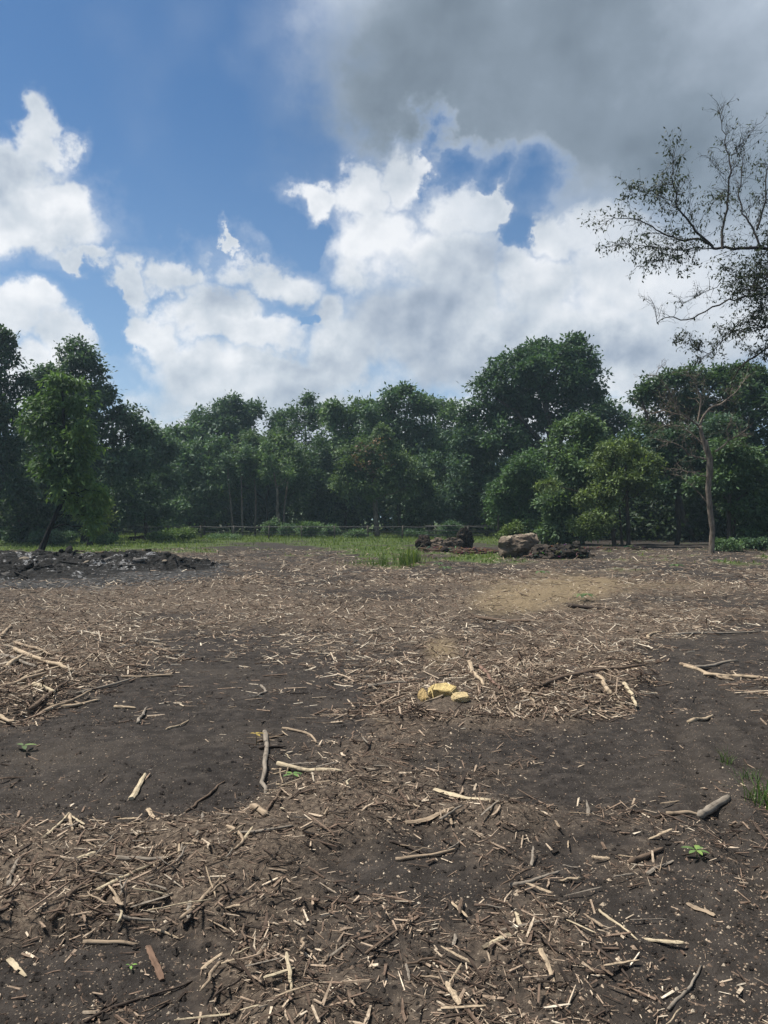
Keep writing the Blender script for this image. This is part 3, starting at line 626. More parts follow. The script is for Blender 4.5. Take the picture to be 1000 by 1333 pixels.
    V, Q, t = hang_leaves(LP, r, .095)
    to = obj('trunk', trunk_mb.mesh('overhang_trunk', TWIG), e); obj('twigs', wood.mesh('overhang_twigs', TWIG), e)
    for lw in limbs: obj('limb', lw.mesh('overhang_limb', TWIG), to)
    obj('crown', mesh_np('overhang_crown', V, [Q], LEAF, {'tint': t}), e, color=(.034, .048, .026))
    print('overhang leaves', len(LP))
overhang_tree()
def pale_tree():
    r = np.random.default_rng(321); d = 36.0; s = d / F; org = np.array([(925.5 - 500) * s, d, 0.0])
    e = empty('bare_tree', tuple(org), 'mostly bare crooked tree with a pale tan trunk at the edge of the dark hollow', 'tree')
    z5 = lambda x, y: (740 + x * .26, 440 + y * .26)
    wood = MB(); LP = []; limbs = []
    def limb(pts, r0, r1, n, L0, leafp, dys=(0, 0), up=.1, gen=2, sides=7):
        P = polypx([z5(*p) for p in pts], d, org, dys); P[1:-1] += r.normal(0, .02, (len(P) - 2, 3))
        lw = MB(); limbs.append(lw); lw.tube(P, np.linspace(r0, r1, len(P)), sides, 5, .1, False)
        if n: twiggy(lw, P, r, L0 * 1.1, int(n * 1.7), max(r1 * .7, .010), LP, leafp, .1, up, gen)
    P = polypx([z5(*p) for p in [(716, 1100), (715, 1060), (722, 960), (708, 850), (700, 760), (705, 680), (705, 600), (690, 560), (670, 490), (660, 440)]], d, org, (0, 0)); P[0, 2] = -.15
    wood.tube(P, np.interp(np.linspace(0, 1, len(P)), [0, .06, .15, .55, 1], [.21, .15, .125, .125, .075]), 9, 3, .12)
    wood.tube(P[14:24] + [.10, -.05, 0], .06, 6, 4, .2)
    limb([(660, 440), (680, 390), (710, 350), (770, 330), (840, 270), (900, 190)], .07, .015, 12, 1.0, .25, (0, .8))
    limb([(690, 605), (640, 595), (600, 580), (560, 540), (510, 520), (470, 520)], .045, .012, 9, .9, .1, (0, -.7))
    limb([(735, 570), (800, 515), (880, 470), (920, 440)], .045, .012, 9, .9, .1, (0, -.5))
    limb([(800, 515), (800, 460), (820, 400)], .03, .012, 5, .6, .1, (-.2, -.3))
    limb([(665, 450), (600, 400), (540, 355), (490, 330), (470, 300)], .05, .012, 14, 1.0, .3, (0, -.8), .25)
    limb([(690, 540), (640, 500), (560, 440), (480, 440), (410, 470)], .04, .01, 14, 1.0, .3, (0, .6), .1)
    limb([(650, 420), (670, 300), (640, 230), (600, 170)], .045, .01, 14, 1.0, .3, (0, .3), .3)
    limb([(560, 370), (500, 250), (480, 225), (440, 185), (380, 185)], .03, .01, 8, .6, 0, (-.4, -.6), .3)
    limb([(440, 185), (455, 150), (490, 130)], .018, .009, 4, .4, 0, (-.6, -.6), .3)
    limb([(600, 400), (480, 360), (420, 380), (370, 350)], .03, .01, 10, .8, .2, (-.2, .4), .2)
    limb([(700, 700), (640, 680), (560, 660), (515, 650)], .03, .01, 7, .8, .2, (0, -.4), 0)
    limb([(705, 830), (640, 760), (560, 690), (510, 680)], .02, .008, 4, .5, .1, (0, .5), 0)
    V, Q, t = hang_leaves(LP, r, .12)
    to = obj('trunk', wood.mesh('bare_trunk', BARKP), e)
    for lw in limbs: obj('limb', lw.mesh('bare_limb', BARKP), to)
    obj('crown', mesh_np('bare_crown', V, [Q], LEAF, {'tint': t}), e, color=(.06, .075, .035))
    # shoots at its foot
    r2 = np.random.default_rng(5)
pale_tree()

# --- the rows deeper in the wood: copies of a few kinds
def proto(seed, h, w, leaf=.42, low=.18):
    r = np.random.default_rng(seed); lb = []
    for k in range(9):
        f_ = low + (1 - low) * (k + .5) / 9.5; wz = w * math.sin(math.pi * min(.98, .18 + .75 * f_)) * .75
        a = r.uniform(0, 6.28); c = np.array([math.cos(a) * wz * .55, math.sin(a) * wz * .55, h * f_ * .93]); R = np.array([wz * .72, wz * .72, h * .13]) * r.uniform(.85, 1.15)
        lb.append((c, R))
    wood, V, Q, t = build_tree([(wander((0, 0, -.2), (0, 0, h * .85), 8, .04, r), np.linspace(.17, .04, 8))], lb, r, leaf, .8, .25, None, .55, True, 26, 3)
    return wood.mesh('wood_tree_trunk', BARK), mesh_np('wood_tree_crown', V, [Q], LEAF, {'tint': t})
PRO = [proto(201, 11.5, 3.6), proto(202, 10.5, 4.2), proto(203, 12.5, 3.4), proto(204, 8.5, 3.4, .36, .02)]
def wood_rows():
    r = np.random.default_rng(55); spots = []
    for row, (y0, sp, x1) in enumerate([(90, 5.6, 60), (99, 6.4, 64)]):
        for x in np.arange(-x1, x1, sp): spots.append((x + r.uniform(-1.4, 1.4), y0 + r.uniform(-2.5, 2.5), r.integers(0, 3), r.uniform(.98, 1.22)))
    for x in np.arange(-52, 44, 5.0): spots.append((x + r.uniform(-1.5, 1.5), 84 + r.uniform(-1.5, 1.5), 3, r.uniform(.85, 1.15)))
    for k in range(11): spots.append((-34 - r.uniform(0, 14), 54 + k * 3.4, r.integers(0, 4), r.uniform(.9, 1.15)))     # left flank
    for k in range(7): spots.append((-27 - r.uniform(0, 4), 57 + k * 3.5, 3, r.uniform(.8, 1.0)))
    for k in range(12): spots.append((27 + r.uniform(0, 14), 50 + k * 3.2, r.integers(0, 4), r.uniform(.8, .95)))      # right flank
    for (x, y, k, s) in [(16, 60, 3, .8), (19.5, 62, 3, .85), (23, 60, 3, .8), (26, 56, 3, .8), (21, 66, 1, .75), (25, 64, 0, .8), (17, 68, 1, .8), (24.5, 50, 3, .7), (13, 66, 3, .75), (28, 47, 3, .85), (30, 53, 1, .85), (24, 44, 3, .5)]: spots.append((x, y, k, s))
    kind = ['tall dark tree', 'broad dark tree', 'narrow dark tree', 'low bushy dark tree']
    zone = [(-9e9, 'deep in the wood behind the ragged evergreen'), (60, 'deep in the wood behind the tall clumpy tree'), (190, 'deep in the wood behind the dip in the treetops'), (270, 'deep in the wood behind the pale slender saplings'),
            (385, 'deep in the wood behind the domed and feathery trees'), (475, 'deep in the wood behind the tree with browned leaves'), (570, 'deep in the wood behind the wispy open tree'), (650, 'deep in the wood behind the great oak'),
            (770, 'deep in the wood behind the yellow-green tree'), (840, 'deep in the wood behind the black hollow'), (930, 'deep in the wood behind the pale bare tree')]
    for (x, y, k, s) in spots:
        e = empty('wood_tree', (x, y, 0), kind[k] + ' ' + [z for p, z in zone if p <= 500 + F * x / y][-1], 'tree', 'trees deep in the wood'); e.rotation_euler = (0, 0, r.uniform(0, 6.28)); e.scale = (s, s, s * r.uniform(.92, 1.06))
        v = r.uniform(.75, 1.15); obj('trunk', PRO[k][0], e); obj('crown', PRO[k][1], e, color=(.046 * v, .080 * v, .042 * v))
wood_rows()

# undergrowth along the whole edge of the wood: one dense tangle nobody could count
def undergrowth():
    r = np.random.default_rng(66); P = []
    for x in np.arange(-60, 45, .55):
        for k in range(5):
            y = 80 + r.uniform(0, 5); P.append((x + r.uniform(-.4, .4), y, r.uniform(.2, 3.4)))
    for k in range(420):
        x = r.uniform(-46, -25); P.append((x, 52 + r.uniform(0, 28), r.uniform(.2, 2.2)))
    for k in range(700):
        x = r.uniform(14, 44); y = 52 + r.uniform(0, 22)
        P.append((x, y, r.uniform(.2, 2.6)))
    for k in range(260): P.append((r.uniform(14, 28), r.uniform(56, 62), r.uniform(.1, 2.2)))
    for k in range(160): P.append((r.uniform(23, 34), r.uniform(41, 47), r.uniform(.1, 1.2)))
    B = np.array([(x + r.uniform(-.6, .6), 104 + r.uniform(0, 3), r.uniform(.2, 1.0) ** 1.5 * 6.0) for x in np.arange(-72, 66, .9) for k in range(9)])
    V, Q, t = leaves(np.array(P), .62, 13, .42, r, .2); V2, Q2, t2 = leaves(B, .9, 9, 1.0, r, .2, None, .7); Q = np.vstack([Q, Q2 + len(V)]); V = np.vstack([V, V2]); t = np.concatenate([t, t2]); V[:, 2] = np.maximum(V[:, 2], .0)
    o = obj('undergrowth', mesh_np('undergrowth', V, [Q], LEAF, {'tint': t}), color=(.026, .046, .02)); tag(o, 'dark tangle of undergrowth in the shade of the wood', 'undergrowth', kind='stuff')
undergrowth()

# --- shrubs along the fence
def shrub(px, py, rx, ry, d, label, col, seed, leaf=.16, group='shrubs along the wood edge'):
    r = np.random.default_rng(seed); s = d / F; org = np.array([(px - 500) * s, d, 0.0]); lb = []
    ztop = H + (HOR - (py - ry)) * s
    for k in range(5): lb.append((np.array([r.uniform(-.6, .6) * rx * s, r.uniform(-.5, .5) * rx * s, ztop * r.uniform(.4, .72)]), np.array([rx * s * .5, rx * s * .5, ztop * .38])))
    tk = [(wander((0, 0, -.05), (r.uniform(-.5, .5) * rx * s, 0, ztop * .6), 5, .1, r), np.linspace(.03, .01, 5)) for _ in range(4)]
    wood, V, Q, t = build_tree(tk, lb, r, leaf, 1.0, .1, None, .5, True, 22, 3)
    e = empty('shrub', tuple(org), label, 'shrub', group); obj('stems', wood.mesh('shrub_stems', BARK), e); obj('foliage', mesh_np('shrub_foliage', V, [Q], LEAF, {'tint': t}), e, color=col)
shrub(352, 690, 11, 14, 64, 'upright leafy shrub in front of the pale bowed sapling', LT_, 301)
shrub(370, 693, 12, 8, 63, 'small rounded shrub beside the upright shrub by the saplings', MD, 302)
shrub(403, 691, 20, 11, 62, 'broad rounded green shrub, widest of the shrubs on the grass strip', LT_, 303)
shrub(432, 691, 14, 9, 64, 'mid-sized shrub joined to the broad rounded one', MD, 304)
shrub(462, 695, 22, 5, 63, 'low spreading shrub between the broad one and the browned tree', LT_, 305)
shrub(585, 689, 18, 8, 60, 'low dark shrub behind the heap of stumps', MD, 306)
shrub(540, 695, 24, 5, 64, 'low dull green shrub beside the trunk of the browned tree', MD, 307)
shrub(658, 692, 18, 8, 52, 'bright yellow-green bush behind the big stump', (.085, .13, .03), 308)
shrub(672, 688, 10, 9, 53, 'taller yellow-green bush touching the bright bush', (.075, .12, .03), 309)
shrub(735, 700, 18, 9, 50, 'leafy dark shrub below the grey-green tree', MD, 310)
shrub(945, 712, 18, 8, 37.5, 'low leafy shrub at the foot of the pale bare tree', LT_, 311, .13)
shrub(990, 712, 20, 9, 38, 'low leafy shrub under the dark tree next to the pale bare tree', MD, 312, .13)
shrub(233, 697, 32, 7, 56, 'mound of trailing green vines on the grass by the fence', (.075, .125, .035), 313, .18)
shrub(205, 700, 20, 5, 54, 'small heap of green vines in front of the vine mound', (.07, .12, .035), 314, .16)
shrub(290, 701, 22, 3, 58, 'very low green weeds at the end of the vine mound', LT_, 315, .15)
shrub(60, 700, 40, 6, 48, 'low weeds along the dark foliage beside the small bright tree', MD, 316, .15)
shrub(135, 702, 18, 6, 46, 'low weeds round the short dark trunk', LT_, 317, .15)

# ------------------------------------------------------------------ fence
def mat_plain(name, col, rough=.6, metal=0.0):
    m_, b = new_mat(name); n = b.noise(objc(b), 5, 5, .6); c = b.mix(b.step(n, .4, .7), tuple(x * .55 for x in col), col); finish(b, c, rough); return m_
FENCE = mat_plain('fence_steel', (.07, .068, .064)); POST = mat_plain('fence_post_wood', (.09, .08, .068), .9)
def fence():
    e = empty('wire_fence', (0, 60, 0), 'thin dark wire fence on wooden posts along the wood edge', 'fence')
    xs = np.arange(-22, 9.5, 2.6); r = np.random.default_rng(8); pm = []
    for k in range(4):
        mb = MB(); mb.tube(wander((0, 0, -.2), (r.normal(0, .05), 0, 1.06), 4, .02, r), .06, 6, k, .1); pm.append(mb.mesh('fence_post', POST))
    for k, x in enumerate(xs): obj('post', pm[k % 4], e, (x, 0, 0))
    for z in (.35, .58, .95):
        mb = MB(); q = np.array([[x, .06, z + .02 * math.sin(x * 2.1) - (.03 if k % 2 else 0)] for k, x in enumerate(np.arange(-22, 9.4, 1.3))]); mb.tube(q, .034 if z > .9 else .016, 5); obj('wire', mb.mesh('fence_wire', FENCE), e)
    g = empty('field_gate', (7.6, 58, 0), 'tube gate of two rails on a taller post behind the stump heap', 'gate')
    mb = MB(); mb.tube([[1.0, 0, -.2], [1.0, 0, 1.9]], .07, 6); obj('post', mb.mesh('gate_post', POST), g)
    for z in (.35, .7, 1.05):
        mb = MB(); mb.tube([[-4.5, 0, z], [.93, 0, z]], .03, 6); obj('rail', mb.mesh('gate_rail', FENCE), g)
fence()

# ------------------------------------------------------------------ burn pile, stumps, heaps
def blob(c, R, r, amp=.3, freq=1.6, nu=28, nv=18, seed=0, flat=None, ridge=True):
    """rough closed lump; returns V,Q (poles kept as tiny rings)"""
    u = np.arange(nu) / nu * 2 * np.pi; v = np.linspace(.04, math.pi - .04, nv)
    U, Vv = np.meshgrid(u, v); D = np.stack([np.cos(U) * np.sin(Vv), np.sin(U) * np.sin(Vv), np.cos(Vv)], -1).reshape(-1, 3)
    n = fbm3(D * freq + seed * 7.1, 5, seed, .55)
    if ridge: n = n * .6 + (.25 - np.abs(fbm3(D * freq * 2.2 + seed, 3, seed + 5))) * .7
    P = D * (1 + amp * 2 * n)[:, None] * np.asarray(R) + np.asarray(c)
    if flat is not None: P[:, 2] = np.maximum(P[:, 2], flat)
    i = np.arange(nv - 1)[:, None] * nu; j = np.arange(nu)[None, :]; k = (j + 1) % nu
    Q = np.stack([i + j, i + nu + j, i + nu + k, i + k], -1).reshape(-1, 4)
    caps = np.stack([np.zeros(nu - 2, int), np.arange(1, nu - 1), np.arange(2, nu)], -1); b0 = (nv - 1) * nu
    capb = np.stack([np.full(nu - 2, b0), b0 + np.arange(2, nu), b0 + np.arange(1, nu - 1)], -1)
    return P, Q, np.vstack([caps, capb])
def blob_mesh(name, mat, smooth=False, **k):
    V, Q, T_ = blob(**k); mb = MB(); mb.add(V, Q, T_); return mb.mesh(name, mat, smooth)
def mat_char():
    m_, b = new_mat('char_and_ash'); P = objc(b); r = orand(b)
    n = b.noise(P, 7, 6, .7); n2 = b.noise(P, 1.6, 4, .6); n3 = b.noise(b.v('ADD', P, b.v('SCALE', (17.0, 5.0, 9.0), scale=r)), 14, 4, .6)
    c = b.ramp(n, [(.3, (.006, .006, .006)), (.55, (.020, .019, .018)), (.75, (.05, .046, .042))])
    a = b.m('MULTIPLY', b.step(b.m('ADD', n2, b.m('MULTIPLY', b.m('SUBTRACT', n3, .5), .8)), .60, .72), .8)
    c = b.mix(a, c, b.ramp(n3, [(.3, (.10, .10, .10)), (.6, (.26, .26, .26)), (.8, (.42, .41, .40))]))
    finish(b, c, .95, bump(b, n, .9, .06), .1); return m_
CHAR = mat_char()
def mat_tinted(name, dark=.35, spots=.5, scale=5):
    m_, b = new_mat(name); P = objc(b); r = orand(b); Po = b.v('ADD', P, b.v('SCALE', (11.0, 7.0, 5.0), scale=r))
    n = b.noise(Po, scale, 7, .68); n2 = b.noise(Po, scale * 4, 4, .6)
    c = b.mix(1.0, ocol(b), b.ramp(n, [(.3, (dark,) * 3), (.6, (1, 1, 1)), (.8, (1.35, 1.3, 1.25))]), 'MULTIPLY')
    c = b.mix(b.m('MULTIPLY', b.step(n2, .55, .75), spots), c, b.mix(1.0, c, (.35, .32, .3), 'MULTIPLY'))
    finish(b, c, .92, bump(b, b.m('ADD', n, b.m('MULTIPLY', n2, .4)), .8, .04), .15); return m_
CHUNK = mat_tinted('burnt_debris'); STUMP = mat_tinted('stump_wood', .25, .6, 3.5); ROCKM = mat_tinted('sandstone', .5, .5, 18)

def mound_height(x, y):
    """burn pile height over the field"""
    g = lambda cx, cy_, rx, ry, a: a * np.exp(-((x - cx) / rx) ** 2 - ((y - cy_) / ry) ** 2)
    h = g(-8.4, 24.5, 1.9, 1.5, .62) + g(-10.9, 25.5, 1.8, 1.5, .38) + g(-12.8, 25.0, 1.8, 2.0, .42) + g(-6.9, 24.8, 1.1, 1.0, .26) + g(-14.5, 29, 1.4, 1.2, .45) + g(-9.8, 20.8, 2.4, 1.2, .20) + g(-6.3, 26.5, 1.0, .9, .18) + g(-12, 21.0, 2.6, 1.3, .22)
    h = h * .82; cov = sstep(h, .05, .16)
    return h + cov * (.15 * fbm2(x * 3.4, y * 3.4, 4, 61, .62)) - .06
def burn_pile():
    org = np.array([-9.5, 24.0, 0.0]); e = empty('burn_pile', tuple(org), 'low black burn pile of charred wood and pale ash', 'burn pile')
    nx, ny = 230, 170; X, Y = np.meshgrid(np.linspace(-17.5, -3.2, nx), np.linspace(18.0, 31.5, ny)); x, y = X.ravel(), Y.ravel()
    z = mound_height(x, y); edge = np.minimum(sstep(x, -17.5, -16.8), 1 - sstep(x, -3.9, -3.2)); z = z * edge - .08 * (1 - edge)
    i = np.arange(ny - 1)[:, None] * nx; j = np.arange(nx - 1)[None, :]; q = np.stack([i + j, i + j + 1, i + nx + j + 1, i + nx + j], -1).reshape(-1, 4)
    zz = z + height(x, y, False)
    keep = (z[q].max(1) > -.03); me = mesh_np('ash_heap', np.stack([x, y, zz], -1) - org, [q[keep]], CHAR, None, False); o = obj('ash_heap', me, e)
    r = np.random.default_rng(31); pm = [blob_mesh('burnt_chunk', CHUNK, c=(0, 0, 0), R=(1, .62, .5), r=r, amp=.35, freq=1.3, nu=9, nv=6, seed=k + 1) for k in range(7)]
    n = 0
    while n < 285:
        px, py = r.uniform(-16.5, -5.2), r.uniform(18.6, 30.5); h = float(mound_height(np.array([px]), np.array([py]))[0])
        if h < .02 + r.uniform(0, .12): continue
        s = float(np.clip(r.lognormal(-2.65, .45), .045, .2)); v = r.uniform()
        col = (.012, .011, .010) if v < .76 else ((.05, .04, .032) if v < .76 else ((.15, .14, .13) if v < .92 else (.30, .25, .19)))
        o = obj('burnt_chunk', pm[n % 7], e, (px - org[0], py - org[1], h + float(height(px, py, False)) + s * .12), (r.uniform(-.5, .5), r.uniform(-.5, .5), r.uniform(0, 6.28)), col); o.scale = (s * r.uniform(.8, 1.7), s, s * r.uniform(.6, 1.1)); n += 1
    lm = []
    for k in range(4):
        mb = MB(); mb.tube(wander((-.5, 0, 0), (.5, 0, 0), 8, .05, r), np.linspace(.05, .035, 8) * r.uniform(.9, 1.2, 8), 7, k, .15); lm.append(mb.mesh('charred_branch', CHUNK))
    for k in range(34):
        px, py = r.uniform(-15.5, -5.6), r.uniform(19.5, 29.5); h = float(mound_height(np.array([px]), np.array([py]))[0])
        if h < -.02: continue
        s = r.uniform(.3, 1.1); col = (.02, .018, .016) if r.uniform() < .62 else (.16, .125, .09)
        o = obj('charred_branch', lm[k % 4], e, (px - org[0], py - org[1], h + .10 + float(height(px, py, False))), (r.uniform(-.3, .3), r.uniform(-.22, .22), r.uniform(0, 6.28)), col); o.scale = (s, .55, .55)
burn_pile()

def stump_thing(name, label, cat, px, py, wpx, hpx, col, seed, amp=.32, roots=5, freq=1.5, group=None, depth=.8, pale_top=None, mat=None, tilt=0):
    x, d = G(px, py); d_ = d + .25; s = d / F; r = np.random.default_rng(seed)
    z0 = float(height(x, d)); e = empty(name, (x, d_, z0), label, cat, group); w, h = wpx * s / 2, hpx * s / 2
    o = obj('body', blob_mesh(name + '_body', mat or STUMP, False, c=(0, 0, h * .78), R=(w, w * depth, h * 1.05), r=r, amp=amp, freq=freq, nu=44, nv=30, seed=seed), e, rot=(0, tilt, 0), color=col)
    for k in range(roots):
        a = r.uniform(0, 6.28); p0 = np.array([math.cos(a) * w * .6, math.sin(a) * w * depth * .6, h * r.uniform(.3, 1.4)]); p1 = p0 * [1.65, 1.65, 1] + [0, 0, r.uniform(-.15, .2)]
        p1[2] = max(p1[2], .03); mb = MB(); mb.tube(wander(p0, p1, 6, .14, r), np.linspace(.075, .02, 6) * r.uniform(.6, 1.2), 6, k, .15)
        obj('root', mb.mesh('root', STUMP), o, color=tuple(c * r.uniform(.7, 1.5) for c in col))
    return e, o, w, h
SG2 = 'uprooted stumps and wood heaps at the back of the field'
# big pale-topped log end
def big_log():
    px, py = 677, 727; x, d = G(px, py); s = d / F; z0 = float(height(x, d)); r = np.random.default_rng(404)
    e = empty('tree_stump', (x, d + .4, z0), 'massive upturned stump with a pale weathered flat top', 'stump', SG2)
    n, sd = 16, 34; L = 1.45; t = np.linspace(0, 1, n); th = np.arange(sd) / sd * 2 * np.pi
    ax = np.stack([-.72 + L * t, .18 * t - .1, .40 + .16 * t], -1)
    rad = .36 + .10 * np.sin(t * 3.1) ; V = []
    for k in range(n):
        ring = np.stack([np.full(sd, ax[k, 0]), ax[k, 1] + np.cos(th) * rad[k] * 1.05, ax[k, 2] + np.sin(th) * rad[k] * .98], -1); V.append(ring)
    V = np.vstack(V); nn = fbm3(V * 2.2 + 3, 5, 3, .6); nr = (.25 - np.abs(fbm3(V * np.array([1.5, 5, 5]) + 9, 3, 8)))
    cen = np.repeat(ax, sd, 0); V = cen + (V - cen) * (1 + .55 * nn + .28 * nr)[:, None]
    V[:, 0] += .25 * fbm3(V * 3.1, 3, 6)
    V[:, 2] = np.where(V[:, 2] > .80 + .12 * (V[:, 0] + .5), .80 + .12 * (V[:, 0] + .5) + .55 * (V[:, 2] - .80 - .12 * (V[:, 0] + .5)), V[:, 2]); V[:, 2] = np.maximum(V[:, 2], -.05)
    i = np.arange(n - 1)[:, None] * sd; j = np.arange(sd)[None, :]; k = (j + 1) % sd; Q = np.stack([i + j, i + k, i + sd + k, i + sd + j], -1).reshape(-1, 4)
    mb = MB(); c0 = len(V); V = np.vstack([V, ax[:1] - [.12, 0, 0], ax[-1:] + [.1, 0, .05]]); jj = np.arange(sd); kk = (jj + 1) % sd
    T_ = np.vstack([np.stack([np.full(sd, c0), kk, jj], -1), np.stack([np.full(sd, c0 + 1), (n - 1) * sd + jj, (n - 1) * sd + kk], -1)]); mb.add(V, Q, T_)
    bd = obj('body', mb.mesh('stump_body', STUMP, False), e, color=(.15, .118, .09))
    # weathered slabs of bare wood along the top
    for k in range(9):
        xx = -.62 + 1.25 * (k + r.uniform(.1, .9)) / 9; yy = r.uniform(-.30, .25); zz = .79 + .11 * (xx + .5) - .16 * abs(yy)
        o = obj('wood_slab', blob_mesh('wood_slab', STUMP, False, c=(0, 0, 0), R=(.16, .13, .08), r=r, amp=.5, freq=1.9, nu=14, nv=8, seed=40 + k), bd, (xx, yy, zz), (r.uniform(-.2, .2), r.uniform(-.25, .05), r.uniform(-.4, .4)), (.36, .30, .225)); o['label'] = 'pale weathered slab of bare wood'
    for k in range(9):
        a = r.uniform(0, 6.28); p0 = np.array([r.uniform(-.6, .65), -.32 + r.uniform(0, .1), r.uniform(.1, .6)]); p1 = p0 + [r.uniform(-.3, .3), -r.uniform(.05, .22), r.uniform(-.3, .1)]; p1[2] = max(.02, p1[2])
        mb = MB(); mb.tube(wander(p0, p1, 5, .15, r), np.linspace(.06, .02, 5), 6, k, .15); obj('root', mb.mesh('root', STUMP), bd, color=(.07, .052, .038))
big_log()
stump_thing('tree_stump', 'dark upright stump with jagged broken top at the end of the stump heap', 'stump', 606, 715, 21, 30, (.032, .026, .021), 411, .45, 6, 1.8, SG2)
stump_thing('root_clump', 'rounded brown root clump at the outer end of the stump heap', 'root clump', 552, 717, 20, 19, (.045, .034, .026), 412, .42, 6, 1.8, SG2)
stump_thing('root_clump', 'pale brown chunk of roots between the rounded clump and the dark stump', 'root clump', 571, 717, 24, 17, (.12, .095, .072), 413, .4, 5, 1.8, SG2)
stump_thing('root_clump', 'greyish brown lump of wood leaning on the dark upright stump', 'root clump', 589, 716, 24, 17, (.075, .06, .047), 414, .4, 5, 1.8, SG2)
stump_thing('log_chunk', 'short dark cut log lying before the stump heap', 'log', 580, 720, 10, 8, (.03, .024, .02), 415, .15, 0, 1.2, SG2)
def heap(label, px, py, wpx, hpx, deep, col, seed, nst, name='brush_heap', cat='brush heap', stick=(.12, .09, .065)):
    x, d = G(px, py); s = d / F; r = np.random.default_rng(seed); z0 = float(height(x, d)); w, h = wpx * s / 2, hpx * s
    e = empty(name, (x, d + deep * .5, z0), label, cat, SG2)
    obj('soil_core', blob_mesh('soil_core', STUMP, False, c=(0, 0, h * .12), R=(w, deep, h * .75), r=r, amp=.42, freq=2.2, nu=54, nv=24, seed=seed), e, color=col)
    protos = []
    for k in range(6):
        mb = MB(); mb.tube(wander((-.5, 0, 0), (.5, 0, 0), 8, .09, r), np.linspace(.035, .014, 8) * r.uniform(.8, 1.3, 8), 5, k, .15); protos.append(mb.mesh('heap_branch', STUMP))
    for k in range(nst):
        u = r.uniform(-1, 1); v = r.uniform(-1, .6); q = 1 - u * u * .8 - v * v * .5
        if q < .05: continue
        o = obj('branch', protos[k % 6], e, (u * w, v * deep, max(.03, h * .75 * q * r.uniform(.5, 1.05))), (r.uniform(-.5, .5), r.uniform(-.5, .5), r.uniform(0, 6.28)), tuple(c * r.uniform(.35, 1.9) for c in stick)); L = r.uniform(.25, .8); o.scale = (L, .8, .8)
heap('dark tangled brush and root heap at the end of the pale-topped stump', 736, 728, 62, 17, .9, (.032, .027, .022), 421, 110, stick=(.11, .088, .07))
heap('broken brush piled between the pale-topped stump and the dark tangled heap', 710, 728, 36, 18, .8, (.05, .04, .032), 422, 50)
heap('low strip of reddish bark scraps between the stump heap and the pale-topped stump', 622, 722, 60, 7, .7, (.065, .040, .028), 423, 55, 'bark_heap', 'bark heap', (.13, .08, .055))
heap('flat litter of bark under the row of root clumps', 578, 719, 66, 6, .8, (.055, .038, .028), 424, 45, 'bark_heap', 'bark heap', (.12, .085, .06))
heap('low dark ridge of soil and sticks along the edge of the hollow', 800, 716, 90, 4, .9, (.05, .036, .027), 425, 30, 'soil_ridge', 'soil ridge', (.10, .075, .055))
heap('small bare soil mound in front of the vine heap', 190, 703, 50, 7, 1.2, (.05, .034, .025), 426, 14, 'soil_mound', 'soil mound', (.10, .075, .055))

# ------------------------------------------------------------------ three yellow stones
def rock(label, px, py, w, dpt, h, seed, rot, col, lean=0.0):
    import bmesh
    x, d = G(px, py); r = np.random.default_rng(seed); bm = bmesh.new()
    a = np.sort(r.uniform(0, 6.28, 7) * .25 + np.arange(7) / 7 * 6.28 * .82)
    for k in range(7):
        q = r.uniform(.82, 1.12); bm.verts.new((math.cos(a[k]) * w / 2 * q, math.sin(a[k]) * dpt / 2 * q, 0 + r.uniform(-.01, .02)))
        q2 = q * r.uniform(.72, .96); bm.verts.new((math.cos(a[k]) * w / 2 * q2, math.sin(a[k]) * dpt / 2 * q2, h * r.uniform(.8, 1.05)))
    bmesh.ops.convex_hull(bm, input=bm.verts[:]); bmesh.ops.bevel(bm, geom=bm.edges[:], offset=.006, segments=2, affect='EDGES')
    bmesh.ops.triangulate(bm, faces=bm.faces[:]); bmesh.ops.subdivide_edges(bm, edges=bm.edges[:], cuts=2, use_grid_fill=True)
    co = np.array([v.co[:] for v in bm.verts]); nn = fbm3(co * 28 + seed, 4, seed)
    for v, k in zip(bm.verts, nn): v.co *= 1 + .20 * k
    me = bpy.data.meshes.new('stone'); bm.to_mesh(me); bm.free(); me.materials.append(ROCKM)
    o = obj('stone', me, None, (x, d + dpt * .3, float(height(x, d)) + .01), (lean, 0, rot), col); tag(o, label, 'stone', 'yellow stones on the mulch')
rock('small yellow-brown stone standing on the outside of the trio, next to the largest', 553, 922, .15, .15, .07, 501, .15, (.50, .36, .17), .55)
rock('largest yellow sandstone, flat-topped and between the two small ones', 577, 914, .26, .22, .075, 502, -.2, (.60, .46, .21), .42)
rock('small pale yellow stone with a square outline, lowest of the trio', 600, 921, .17, .15, .055, 503, .1, (.56, .44, .24), .3)

